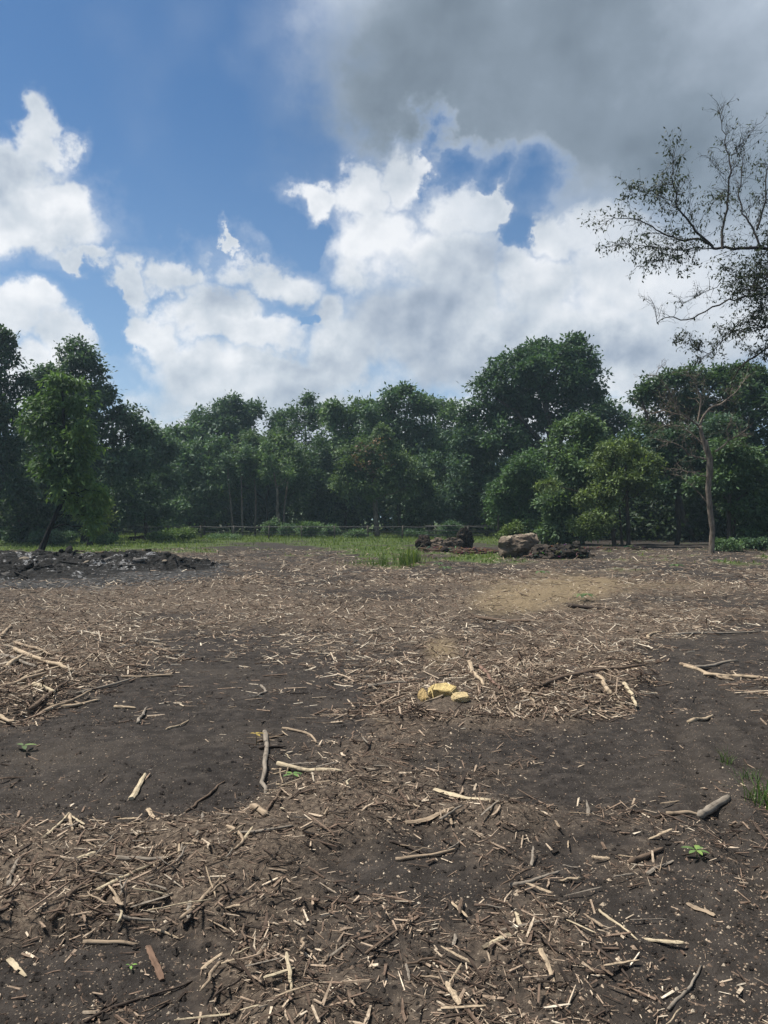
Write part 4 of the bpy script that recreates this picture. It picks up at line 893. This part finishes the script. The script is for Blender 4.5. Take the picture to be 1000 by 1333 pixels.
# ------------------------------------------------------------------ sticks and splinters
def lift(x, y): return float(height(x, y))
def stick_mesh(name, P, rad, seed, sides=7, rough=.14, flat=1.0):
    mb = MB(); V, q, t = tube(P, rad, sides, seed, rough); c = V.mean(0)
    mb.add(V, q, t); return mb.mesh(name, WOOD, True)
PALE = (.37, .29, .20); TAN = (.28, .215, .15); GREY = (.21, .18, .145); BRN = (.12, .085, .06); DRK = (.05, .037, .029); ORG = (.14, .088, .060); STRAW = (.42, .35, .24)
def stick(px0, py0, px1, py1, w, col, label, bend=0.0, name='stick', group='loose sticks on the bare soil', flat=1.0, tip=.55, zend=0.0):
    (x0, y0), (x1, y1) = G(px0, py0), G(px1, py1); s = (y0 + y1) / 2 / F; R = w * s / 2
    seed = int(px0 * 7 + py0 * 3) % 9973; r = np.random.default_rng(seed)
    n = 12; t = np.linspace(0, 1, n); a = np.array([x0, y0]); b_ = np.array([x1, y1]); L = np.linalg.norm(b_ - a); dirv = (b_ - a) / L; nrm = np.array([-dirv[1], dirv[0]])
    mid = a + (b_ - a) * .5; q = a + (b_ - a) * t[:, None] + nrm * (bend * L * 4 * t * (1 - t))[:, None]
    w_ = np.cumsum(r.normal(0, 1, n)); w_ -= w_[0] + (w_[-1] - w_[0]) * t; q += nrm * (w_ * (L * .010 if name == 'stick' else L * .004))[:, None]
    z = height(q[:, 0], q[:, 1]); z = np.convolve(np.pad(z, 2, mode='edge'), np.ones(5) / 5, 'valid'); z = np.maximum(z, z.mean() - .01) + R * flat * .75 + zend * t
    P = np.stack([q[:, 0], q[:, 1], z], -1); org = np.array([mid[0], mid[1], float(z.mean())]); ang = math.atan2(dirv[1], dirv[0])
    # into local axes: x along the stick
    c_, s_ = math.cos(-ang), math.sin(-ang); Lp = P - org; Lp = np.stack([Lp[:, 0] * c_ - Lp[:, 1] * s_, Lp[:, 0] * s_ + Lp[:, 1] * c_, Lp[:, 2]], -1)
    rad = R * (1 - (1 - tip) * t) * (1 + .12 * np.convolve(r.normal(0, 1, n + 2), np.ones(3) / 3, 'valid')); rad[0] *= .8; rad[-1] *= .7
    V, Q, T_ = tube(Lp, rad, 8 if name == 'stick' else 6, seed, .07 if name == 'stick' else .2); V = V.copy(); zc = np.interp(V[:, 0], Lp[:, 0], Lp[:, 2]); V[:, 2] = zc + (V[:, 2] - zc) * flat
    mb = MB(); mb.add(V, Q, T_); o = obj(name, mb.mesh(name, WOOD, name == 'stick'), None, tuple(org), (0, 0, ang), col); tag(o, label, 'stick' if name == 'stick' else ('bark' if name == 'bark_piece' else 'wood splinter'), group); return o
S = stick
S(345, 957, 346, 1038, 8, GREY, 'straight grey stick alone on bare soil beside a pale peeled stick and a yellowed seedling', .02)
S(362, 998, 446, 1019, 7, STRAW, 'long pale peeled stick pointing at the upper end of the straight grey stick', -.02)
S(368, 951, 412, 972, 4, TAN, 'thin curved tan twig above the pale peeled stick', .16)
S(335, 968, 372, 960, 4, BRN, 'short brown twig under the yellowed seedling', .03)
S(338, 980, 372, 974, 5, DRK, 'short dark twig crossing the straight grey stick', .02)
S(565, 1033, 652, 1056, 10, STRAW, 'long pale split splinter with ragged edges, widest on the open soil', .03, 'wood_splinter', flat=.5)
S(528, 1081, 590, 1065, 10, TAN, 'flat grey-tan piece of bark curved like a boat', -.08, 'bark_piece', flat=.45)
S(515, 1123, 594, 1109, 6, TAN, 'tan stick lying across a darker twig', -.05)
S(507, 1106, 560, 1119, 5, DRK, 'dark twig crossing under the tan stick', .05)
S(663, 1157, 727, 1137, 6, GREY, 'curved grey-brown stick shaped like a shallow S', -.07)
S(910, 1070, 947, 1044, 11, GREY, 'stout grey bark-covered stick with a knobbed end', .05, tip=.9)
S(866, 1065, 911, 1069, 6, TAN, 'thin tan stick butting against the stout bark-covered stick', .02)
S(820, 1134, 862, 1110, 9, BRN, 'stout brown mossy stick above the tangle of twigs', .04)
S(842, 1145, 874, 1122, 7, GREY, 'grey splinter beside the mossy brown stick', .02, 'wood_splinter', flat=.5)
S(779, 1181, 829, 1227, 4, STRAW, 'long thin straight pale twig lying diagonally', .01)
S(628, 1245, 665, 1228, 8, STRAW, 'clean pale split piece of wood lying alone', .0, 'wood_splinter', flat=.6, tip=.9)
S(703, 1240, 721, 1285, 9, PALE, 'pale flat splinter among short chips near the long dark rough branch', .0, 'wood_splinter', flat=.5)
S(648, 1209, 735, 1248, 6, DRK, 'long dark brown branch with a rough surface', .05)
S(768, 1234, 818, 1278, 5, DRK, 'dark rough twig behind the pale straight twig', .05)
S(893, 1176, 929, 1194, 9, TAN, 'broad tan chip with square ends near the green seedling', .0, 'wood_splinter', flat=.5, tip=.95)
S(868, 1308, 911, 1250, 5, GREY, 'long slim grey stick lying beside bare soil at the edge of the speckled soil', -.06)
S(730, 1190, 715, 1190, 5, BRN, 'short brown twig end near the tangle of twigs', .0)
S(128, 1176, 207, 1136, 7, STRAW, 'long pale peeled stick on top of the foreground mulch drift', .0)
S(68, 1217, 141, 1144, 7, BRN, 'brown stick rising through the foreground mulch drift', .03)
S(236, 1213, 287, 1169, 7, TAN, 'tan stick slanting out of the foreground mulch drift', -.04)
S(194, 1234, 213, 1271, 10, ORG, 'reddish-brown flat piece of bark', .0, 'bark_piece', flat=.45, tip=.9)
S(113, 1327, 252, 1274, 5, DRK, 'longest thin dark stick, lying beside the dark bare patch', .05)
S(172, 1043, 190, 1013, 9, STRAW, 'short pale splinter standing out on bare soil', .0, 'wood_splinter', flat=.6)
S(59, 1103, 92, 1062, 5, STRAW, 'pale stick forming one side of an upturned V on bare soil', .0)
S(91, 1061, 96, 1088, 6, PALE, 'short pale stick forming the other side of the upturned V', .0)
S(194, 1054, 208, 1078, 8, PALE, 'stubby pale splinter in front of the mulch drift', .0, 'wood_splinter', flat=.6)
S(242, 1057, 294, 1019, 4, BRN, 'thin straight brown twig on bare soil above the mulch drift', .01)
S(13, 1171, 33, 1130, 6, GREY, 'grey stick at the outer end of the mulch drift', .05)
S(14, 1246, 36, 1277, 9, STRAW, 'pale tapering splinter lying on the dark bare patch', .0, 'wood_splinter', flat=.5)
S(153, 1131, 231, 1133, 7, GREY, 'grey-brown stick lying crosswise on the mulch drift', -.02)
S(296, 1099, 306, 1132, 6, TAN, 'bent tan stick end curling out of the drift', .2)
S(304, 1108, 382, 1096, 5, GREY, 'thin grey stick pointing out of the drift onto bare soil', -.04)
S(344, 1081, 370, 1041, 5, BRN, 'brown stick leaning against a stubby pale one', .02)
S(328, 1064, 347, 1080, 9, TAN, 'stubby pale stick end beside the brown leaning one', .05, tip=.9)
S(110, 1228, 182, 1232, 7, TAN, 'tan stick along the lower edge of the mulch drift', .02)
S(197, 1217, 235, 1222, 4, PALE, 'thin pale twig below the mulch drift', .04)
S(160, 882, 226, 880, 4, TAN, 'thin tan stick lying flat near the top of the bare soil', .02)
S(180, 943, 192, 921, 5, GREY, 'short grey stick on the bare dark soil', .0)
S(218, 955, 246, 938, 4, PALE, 'short thin pale stick on the bare dark soil', .0)
S(340, 895, 336, 912, 4, GREY, 'tiny grey stick on the bare soil below the wood chips', .1)
S(895, 943, 927, 934, 6, PALE, 'short pale stick alone on the bare soil beside the reddish drift', .03)
S(905, 872, 960, 866, 5, GREY, 'thin grey stick in the small scatter on the bare soil beside the reddish drift', .02)
S(890, 872, 948, 884, 5, PALE, 'pale stick crossing the small scatter on the bare soil beside the reddish drift', -.03)
S(915, 880, 1004, 890, 6, PALE, 'long pale stick reaching out of the small scatter on bare soil', .03)
S(885, 868, 955, 890, 5, TAN, 'tan stick under the scatter on bare soil', .03)
S(880, 829, 990, 822, 4, GREY, 'long wavy grey twig on the bare soil behind the reddish drift', .05)
S(845, 833, 862, 828, 4, PALE, 'short pale curled twig at the end of the wavy grey twig', .2)
S(812, 899, 828, 925, 7, STRAW, 'pale stick poking out of the reddish drift toward the bare soil', .0)
S(778, 894, 795, 915, 8, PALE, 'pale stick end sticking out of the reddish drift', .0)
S(700, 908, 838, 880, 7, BRN, 'long brown branch lying through the reddish drift', .06, zend=.03)
S(738, 884, 812, 905, 6, DRK, 'dark crooked branch on top of the reddish drift', -.06)
S(610, 868, 630, 905, 7, PALE, 'pale stick slanting down from the reddish drift near the stones', .0)
S(625, 875, 650, 910, 6, (.19, .12, .09), 'reddish stick lying beside the pale slanting one', .0)
S(672, 908, 698, 935, 5, TAN, 'tan stick bent at the lower edge of the reddish drift', .08)
S(480, 897, 530, 893, 6, GREY, 'grey stick lying beside the three stones', .02)
S(620, 802, 690, 812, 5, BRN, 'long brown branch below the sandy patch', .02)
S(740, 792, 800, 796, 6, DRK, 'dark branch at the end of the sandy patch', .02)
S(585, 905, 552, 925, 4, PALE, 'pale twig touching the front of the stones', .05)
for k, (a, b_, c, d_, w, col, lb) in enumerate([
    (2, 838, 14, 818, 6, TAN, 'tan stick end at the back of the heap of split sticks'), (20, 853, 96, 889, 7, PALE, 'longest pale stick on the heap of split sticks'), (0, 906, 62, 896, 6, TAN, 'tan stick along the foot of the heap of split sticks'),
    (30, 900, 78, 880, 6, PALE, 'pale stick crossing the heap of split sticks'), (40, 930, 88, 898, 6, BRN, 'brown stick sliding off the heap of split sticks'), (58, 928, 120, 905, 6, TAN, 'tan stick lying on the bare-soil side of the heap of split sticks'),
    (72, 922, 130, 912, 5, PALE, 'thin pale stick at the toe of the heap of split sticks'), (0, 860, 48, 880, 6, GREY, 'grey stick half buried in the heap of split sticks'), (5, 880, 30, 868, 7, PALE, 'short stout pale stick in the heap of split sticks'),
    (45, 905, 72, 912, 8, STRAW, 'stubby straw-coloured splinter in the heap of split sticks'), (100, 905, 175, 885, 4, GREY, 'thin grey stick trailing from the heap onto bare soil'), (0, 935, 20, 945, 6, PALE, 'pale stick at the outer foot of the heap of split sticks'),
    (150, 920, 178, 922, 5, PALE, 'short pale stick on the soil past the heap'), (20, 843, 70, 862, 5, TAN, 'tan stick along the crest of the heap of split sticks')]):
    S(a, b_, c, d_, w, col, lb, 0, 'stick', 'heap of split sticks', zend=.02 * (k % 3))

# unremarkable sticks and splinters: protos copied singly
def loose_sticks():
    r = np.random.default_rng(909); protos = []
    for k in range(16):
        n = 9; P = wander((-.5, 0, 0), (.5, 0, 0), n, .05 if k < 8 else .02, r); P[:, 2] *= .3; rad = np.interp(np.linspace(0, 1, n), [0, .1, .9, 1], [.5, 1, .75, .35]) * (.022 if k < 8 else .032) * r.uniform(.9, 1.1, n)
        V, Q, T_ = tube(P, rad, 6, k, .22); 
        if k >= 8: V[:, 2] *= .45
        mb = MB(); mb.add(V, Q, T_); protos.append(mb.mesh('stick' if k < 8 else 'wood_splinter', WOOD, k < 8))
    cols = [(PALE, 'pale'), (TAN, 'tan'), (GREY, 'grey'), (BRN, 'brown'), (STRAW, 'straw-coloured'), (DRK, 'dark')]
    zones = [((100, 1060, 340, 1215), 60, 'in the foreground mulch drift'), ((340, 930, 500, 1085), 30, 'in the mulch beside the long pale peeled stick'), ((600, 850, 860, 925), 44, 'in the reddish drift near the yellow stones'),
             ((0, 830, 130, 940), 36, 'in the heap of split sticks'), ((500, 1040, 900, 1330), 52, 'scattered over the speckled foreground soil'), ((200, 1200, 520, 1330), 22, 'in the chips beside the reddish bark piece')]
    for (x0, y0, x1, y1), cnt, where in zones:
        k = 0
        while k < cnt:
            px, py = r.uniform(x0, x1), r.uniform(y0, y1); x, y = G(px, py); m_ = float(masks(np.array([x]), np.array([y]))[0][0])
            if r.uniform() > m_ * 1.1 + .08: continue
            t = r.integers(0, 16); ci = r.choice(6, p=[.26, .24, .18, .14, .10, .08]); L = float(np.clip(r.lognormal(-2.25, .42), .06, .28)); z = float(height(x, y))
            nm = 'stick' if t < 8 else 'wood_splinter'; th = r.uniform(.55, 1.1) * .22 / 1.0
            o = obj(nm, protos[t], None, (x, y, z + .012 + r.uniform(0, .02) * m_), (r.uniform(-.3, .3), r.normal(0, .09 + .1 * m_), r.uniform(0, 6.28)), cols[ci][0]); th = float(np.clip(r.lognormal(-1.5, .3), .14, .36)) * .9; o.scale = (L, th, th)
            tag(o, 'short %s %s %s' % (cols[ci][1], 'stick' if t < 8 else 'wood splinter', where), 'stick' if t < 8 else 'wood splinter', 'short sticks and splinters ' + where); k += 1
loose_sticks()

# ------------------------------------------------------------------ shredded wood, chips and grit
def scatter_chips(n, d0, d1, l_med, l_sig, seed, detail, lmax=.30, widthk=.20, xk=.60, thr=(.22, .95), gpow=1.0):
    r = np.random.default_rng(seed); y = d0 * np.exp(r.uniform(0, 1, n) ** gpow * math.log(d1 / d0)); x = r.uniform(-1, 1, n) * (xk * y + .7)
    m_, s_, g_, a_ = masks(x, y); clump = fbm2(x * 3.1, y * 3.1, 3, 71, .6) + .6 * fbm2(x * 9, y * 9, 2, 77)
    acc = r.uniform(0, 1, n) < (sstep(m_ + clump * .55, thr[0], thr[1]) * .97 + .03) * (1 - .85 * sstep(a_, .4, .8)) * (1 - .8 * sstep(g_, .4, .9)) * (1 - .75 * s_)
    acc &= ((x - .51) / .26) ** 2 + ((y - 6.55) / .42) ** 2 > 1          # the stones stand clear of the shreds
    x, y, m_ = x[acc], y[acc], m_[acc]; k = len(x)
    L = np.clip(r.lognormal(math.log(l_med), l_sig, k), .006, lmax); W = L * np.clip(r.lognormal(math.log(widthk), .45, k), .05, .7); W = np.minimum(W, .011 + .0006 * y); Th = W * r.uniform(.25, .6, k)
    yaw = r.uniform(0, 2 * np.pi, k); pit = r.normal(0, .10 + .16 * np.clip(m_, 0, 1), k); rol = r.normal(0, .35, k)
    z = height(x, y) + Th * .15 + np.abs(r.normal(0, 1, k)) * .009 * np.clip(m_, 0, 1) + np.abs(np.sin(pit)) * L * .25
    ax = np.stack([np.cos(yaw) * np.cos(pit), np.sin(yaw) * np.cos(pit), np.sin(pit)], -1)
    sd = np.stack([-np.sin(yaw) * np.cos(rol), np.cos(yaw) * np.cos(rol), np.sin(rol)], -1); up = np.cross(ax, sd)
    c = np.stack([x, y, z], -1)
    tint = np.clip(np.where(r.uniform(0, 1, k) < .62, r.beta(1.3, 3.0, k), r.beta(2.6, 1.4, k)) + .20 * sstep(y, 5.5, 10) + .14 * fbm2(x * .8, y * .8, 3, 91) - .10 * sstep(r.uniform(0, 1, k), .6, .9), 0, 1)
    if detail:
        secs = [-.5, r.uniform(-.15, .15, k), .5]; off = [0, r.normal(0, .06, k), 0]; wid = [r.uniform(.3, .9, k), 1.0, r.uniform(.15, .8, k)]; skew = [r.normal(0, .05, k), 0, r.normal(0, .05, k)]
    else:
        secs = [-.5, .5]; off = [0, 0]; wid = [r.uniform(.5, 1, k), r.uniform(.2, .9, k)]; skew = [0, 0]
    VV = []
    for s_i, o_i, w_i, k_i in zip(secs, off, wid, skew):
        cc = c + ax * (np.broadcast_to(s_i, (k,)) * L)[:, None] + sd * (np.broadcast_to(o_i, (k,)) * L)[:, None]; w_i = np.broadcast_to(w_i, (k,)) * W / 2
        kk = ax * (np.broadcast_to(k_i, (k,)) * L)[:, None]
        for (a, b_) in ((-1, -1), (1, -1), (1, 1), (-1, 1)): VV.append(cc + sd * (a * w_i)[:, None] + up * (b_ * Th / 2)[:, None] + kk * a)
    ns = len(secs); V = np.stack(VV, 1).reshape(-1, 3); base = np.arange(k)[:, None, None] * (4 * ns); fq = []
    for s_ in range(ns - 1):
        o0 = 4 * s_
        for (a, b_) in ((1, 2), (2, 3), (3, 0)): fq.append([o0 + a, o0 + 4 + a, o0 + 4 + b_, o0 + b_])
    if detail: fq.append([0, 1, 2, 3])
    Q = (base + np.array(fq)[None]).reshape(-1, 4)
    return V, Q, np.repeat(tint, 4 * ns)
def mulch():
    parts = [(scatter_chips(105000, 2.0, 8.0, .016, .72, 1001, False, .10, .12, thr=(.12, 1.2)), 'chips'), (scatter_chips(8500, 2.0, 9.0, .05, .55, 1002, True, .2, .08, thr=(.34, 1.15)), 'strips'),
             (scatter_chips(95000, 6.0, 20, .042, .6, 1003, False, .22, .11, gpow=1.0, thr=(.08, .8)), 'mid'), (scatter_chips(20000, 6.0, 22, .105, .45, 1007, False, .34, .07, thr=(.12, .85)), 'midstrips'), (scatter_chips(28000, 18, 42, .12, .5, 1004, False, .45, .13, thr=(.1, .8)), 'far')]
    lab = ['bed of shredded wood chips over the near soil', 'long shredded wood strips strewn over the near soil', 'bed of shredded wood over the middle of the field', 'long shredded strips over the middle of the field', 'shredded wood over the far part of the field']
    tot = 0
    for ((V, Q, t), nm), l_ in zip(parts, lab):
        o = obj('shredded_wood', mesh_np('shredded_wood', V, [Q], CHIP, {'tint': t})); tag(o, l_, 'wood chips', kind='stuff'); tot += len(Q) * 2
    r = np.random.default_rng(1010); n = 46000; y = 2.0 * np.exp(r.uniform(0, 1, n) * math.log(11 / 2.0)); x = r.uniform(-1, 1, n) * (.6 * y + .6)
    d = fbm2(x * .9, y * .9, 4, 81, .6); px, py = to_px(x, y); acc = r.uniform(0, 1, n) < np.clip(.40 + d * 1.2 + .35 * sstep(py, 1080, 1250) - .25 * sstep(px, 600, 100) * sstep(py, 1100, 950), .06, 1); x, y = x[acc], y[acc]; k = len(x)
    s = np.clip(r.lognormal(math.log(.0031), .5, k), .0015, .012) * (1 + y * .05); c = np.stack([x, y, height(x, y) + s * .2], -1); a = r.uniform(0, 6.28, k)
    ring = [c + np.stack([np.cos(a + q) * s * w, np.sin(a + q) * s * w, -s * .3], -1) for q, w in ((0, 1.3), (1.6, .75), (3.1, 1.25), (4.7, .8))]; V = np.stack(ring + [c + np.stack([np.zeros(k), np.zeros(k), s * .6], -1)], 1).reshape(-1, 3)
    T_ = (np.arange(k)[:, None, None] * 5 + np.array([[0, 1, 4], [1, 2, 4], [2, 3, 4], [3, 0, 4]])[None]).reshape(-1, 3)
    o = obj('wood_grit', mesh_np('wood_grit', V, [T_], CHIP, {'tint': np.repeat(np.clip(r.beta(1.7, 1.6, k), 0, 1), 5)})); tag(o, 'pale specks of wood grit and small pebbles on the dark soil', 'grit', kind='stuff')
    tot += len(T_)
    n = 11000; y = 2.0 * np.exp(r.uniform(0, 1, n) * math.log(9 / 2.0)); x = r.uniform(-1, 1, n) * (.6 * y + .6); d = fbm2(x * 1.3, y * 1.3, 3, 85, .6); acc = r.uniform(0, 1, n) < np.clip(.45 + d * 1.3, .05, 1); x, y = x[acc], y[acc]; k = len(x)
    s = np.clip(r.lognormal(math.log(.007), .5, k), .003, .02); c = np.stack([x, y, height(x, y) + s * .1], -1); D = np.array([[1, 0, 0], [.4, .9, .1], [-.7, .6, 0], [-.8, -.5, 0], [.3, -.95, .05], [0, 0, .75], [.35, .3, .6], [-.3, -.2, .65]])
    V = (c[:, None, :] + D[None] * (s[:, None, None] * r.uniform(.65, 1.3, (k, 8, 1)))); V = V.reshape(-1, 3)
    T_ = (np.arange(k)[:, None, None] * 8 + np.array([[0, 1, 6], [1, 5, 6], [1, 2, 5], [2, 3, 7], [2, 7, 5], [3, 4, 7], [4, 0, 6], [4, 6, 5], [4, 5, 7]])[None]).reshape(-1, 3)
    o = obj('soil_clods', mesh_np('soil_clods', V, [T_], SOIL, dict(mulch=np.full(len(V), .45), sand=np.zeros(len(V)), grass=np.zeros(len(V)), ash=np.zeros(len(V))))); tag(o, 'loose crumbs and clods of dark soil', 'soil', kind='stuff')
    print('mulch tris', tot + len(T_))
mulch()

# ------------------------------------------------------------------ grass
def blades(P, hgt, w, r, lean=.35, seg=2):
    n = len(P); a = r.uniform(0, 6.28, n); l_ = r.normal(0, lean, (n, 2)); h = hgt * r.uniform(.5, 1.2, n); side = np.stack([np.cos(a), np.sin(a), np.zeros(n)], -1) * (w * r.uniform(.7, 1.3, n))[:, None]
    m1 = P + np.stack([l_[:, 0] * h * .3, l_[:, 1] * h * .3, h * .6], -1); m2 = P + np.stack([l_[:, 0] * h * .9, l_[:, 1] * h * .9, h * .95], -1)
    V = np.stack([P - side, P + side, m1 + side * .7, m1 - side * .7, m2], 1).reshape(-1, 3); b_ = np.arange(n)[:, None] * 5
    return V, b_ + np.array([[0, 1, 2, 3]]), b_ + np.array([[3, 2, 4]]), np.repeat(np.clip(r.beta(2, 2, n), 0, 1), 5)
def grass_strip():
    r = np.random.default_rng(2001); n = 60000; y = r.uniform(24, 78, n); x = r.uniform(-.62, .55, n) * y; g_ = masks(x, y)[2]; acc = r.uniform(0, 1, n) < sstep(g_, .35, .9) * .9
    x, y = x[acc], y[acc]; P = np.stack([x, y, height(x, y) - .02], -1); V, Q, T_, t = blades(P, .16 + .10 * sstep(y, 40, 60), .022, r)
    o = obj('grass', mesh_np('grass', V, [Q, T_], GRASS, {'tint': t}), color=(.12, .17, .05)); tag(o, 'rough green grass on the strip before the wood', 'grass', kind='stuff')
grass_strip()
def tuft(px, py, rx, hpx, n, label, col=(.10, .15, .045), w=.012, name='grass_tuft', seed=1, lean=.28, grp='grass tufts'):
    x, d = G(px, py); s = d / F; r = np.random.default_rng(seed); P = np.stack([r.normal(0, rx * s * .5, n), r.normal(0, rx * s * .4, n), np.full(n, -.03)], -1)
    V, Q, T_, t = blades(P, hpx * s, w, r, lean); o = obj(name, mesh_np(name, V, [Q, T_], GRASS, {'tint': t}), None, (x, d, float(height(x, d))), color=col); tag(o, label, 'grass tuft', grp)
tuft(527, 738, 16, 29, 75, 'tallest bright green grass tuft on the bare field', seed=11)
tuft(499, 738, 15, 21, 48, 'mid-height grass tuft touching the tallest tuft', seed=12)
tuft(474, 736, 26, 10, 70, 'low sparse grass tuft beyond the mid-height tuft', seed=13)
tuft(540, 734, 10, 22, 120, 'narrow grass tuft on the stump side of the tallest tuft', seed=14)
tuft(994, 1050, 22, 56, 60, 'grass tuft with long thin arching blades on the near bare soil', (.07, .12, .035), .0035, seed=15, lean=.5)
tuft(946, 998, 9, 32, 26, 'few thin grass blades on bare soil near the arching tuft', (.08, .125, .04), .003, seed=16, lean=.4)
tuft(972, 1015, 12, 26, 20, 'sparse thin blades between the arching tuft and the few blades', (.06, .11, .035), .003, seed=17, lean=.55)
def weed(px, py, hpx, n, leaf, label, col, seed, name='seedling', cat='seedling', lie=.35):
    x, d = G(px, py); s = d / F; r = np.random.default_rng(seed); h = hpx * s; e = empty(name, (x, d, float(height(x, d))), label, cat, 'small green plants on the soil'); mb = MB(); mb.tube([[0, 0, -.02], [.004, 0, h * .5], [0, .004, h]], [.003, .0025, .0015], 5); o = obj('stem', mb.mesh('stem', LEAF), e, color=col)
    for k in range(n):
        a = k * 2.4 + r.uniform(0, .6); L = leaf * r.uniform(.75, 1.2); u = np.linspace(0, 1, 6); wd = np.sin(u * math.pi) ** .8 * L * .20; z0 = h * (1 - .12 * k / n); rad = .004 + u * L
        cx = np.stack([np.cos(a) * rad, np.sin(a) * rad, z0 + lie * L * (u - 1.1 * u * u)], -1); sdv = np.array([-math.sin(a), math.cos(a), 0])
        V = np.stack([cx - sdv * wd[:, None] + [0, 0, .1 * L * .2], cx, cx + sdv * wd[:, None] + [0, 0, .1 * L * .2]], 1).reshape(-1, 3); Q = []
        for i in range(5): b_ = i * 3; Q += [[b_, b_ + 1, b_ + 4, b_ + 3], [b_ + 1, b_ + 2, b_ + 5, b_ + 4]]
        m2 = MB(); m2.add(V, Q, None, r.uniform(.3, .9)); obj('leaf', m2.mesh('leaf', LEAF, True), e, color=col)
weed(905, 1122, 12, 6, .062, 'light green seedling with pointed leaves near the mossy brown stick', (.11, .18, .055), 31)
weed(382, 1016, 8, 6, .055, 'tiny bright green seedling beside the long pale peeled stick', (.085, .16, .045), 32)
weed(32, 975, 8, 4, .085, 'pale green seedling with long leaves on bare soil below the heap of split sticks', (.095, .14, .055), 33)
weed(334, 972, 14, 4, .05, 'yellowed seedling at the top of the straight grey stick', (.26, .20, .05), 34)
weed(172, 1259, 4, 3, .02, 'minute green sprout near the reddish-brown bark piece', (.13, .24, .06), 35)
for k, (px, py, n, lb) in enumerate([(580, 750, 12, 'dull green leafy weed on the mulch in front of the tall grass tuft'), (572, 742, 8, 'small weed beside the dull green leafy weed'), (880, 745, 12, 'low green weed on the far field before the pale bare tree'), (935, 737, 9, 'low weed near the foot of the pale bare tree'), (705, 752, 7, 'small weed behind the sandy patch'), (760, 782, 8, 'thin weed growing at the edge of the sandy patch')]):
    weed(px, py, 8, n, .22, lb, (.055, .09, .035), 40 + k, 'weed', 'weed', .8)

# ------------------------------------------------------------------ thin bluish air volume, added to imitate lens veiling glare
def glare_haze():
    import bmesh
    m_, b = new_mat('glare_haze'); v = b.new('ShaderNodeVolumePrincipled'); v.inputs['Color'].default_value = (.62, .84, 1.0, 1); v.inputs['Density'].default_value = .0005; v.inputs['Anisotropy'].default_value = .35
    out = b.new('ShaderNodeOutputMaterial'); b.l.new(v.outputs[0], out.inputs[1])
    V = np.array([[x, y, z] for x in (-4200, 4200) for y in (-4200, 4300) for z in (-1.5, 24.0)]); Q = np.array([[0, 1, 3, 2], [4, 6, 7, 5], [0, 4, 5, 1], [2, 3, 7, 6], [0, 2, 6, 4], [1, 5, 7, 3]])
    tag(obj('glare_haze', mesh_np('glare_haze', V, [Q], m_)), 'thin bluish air volume added over the whole field to imitate lens glare', 'glare_haze', kind='stuff')
glare_haze()
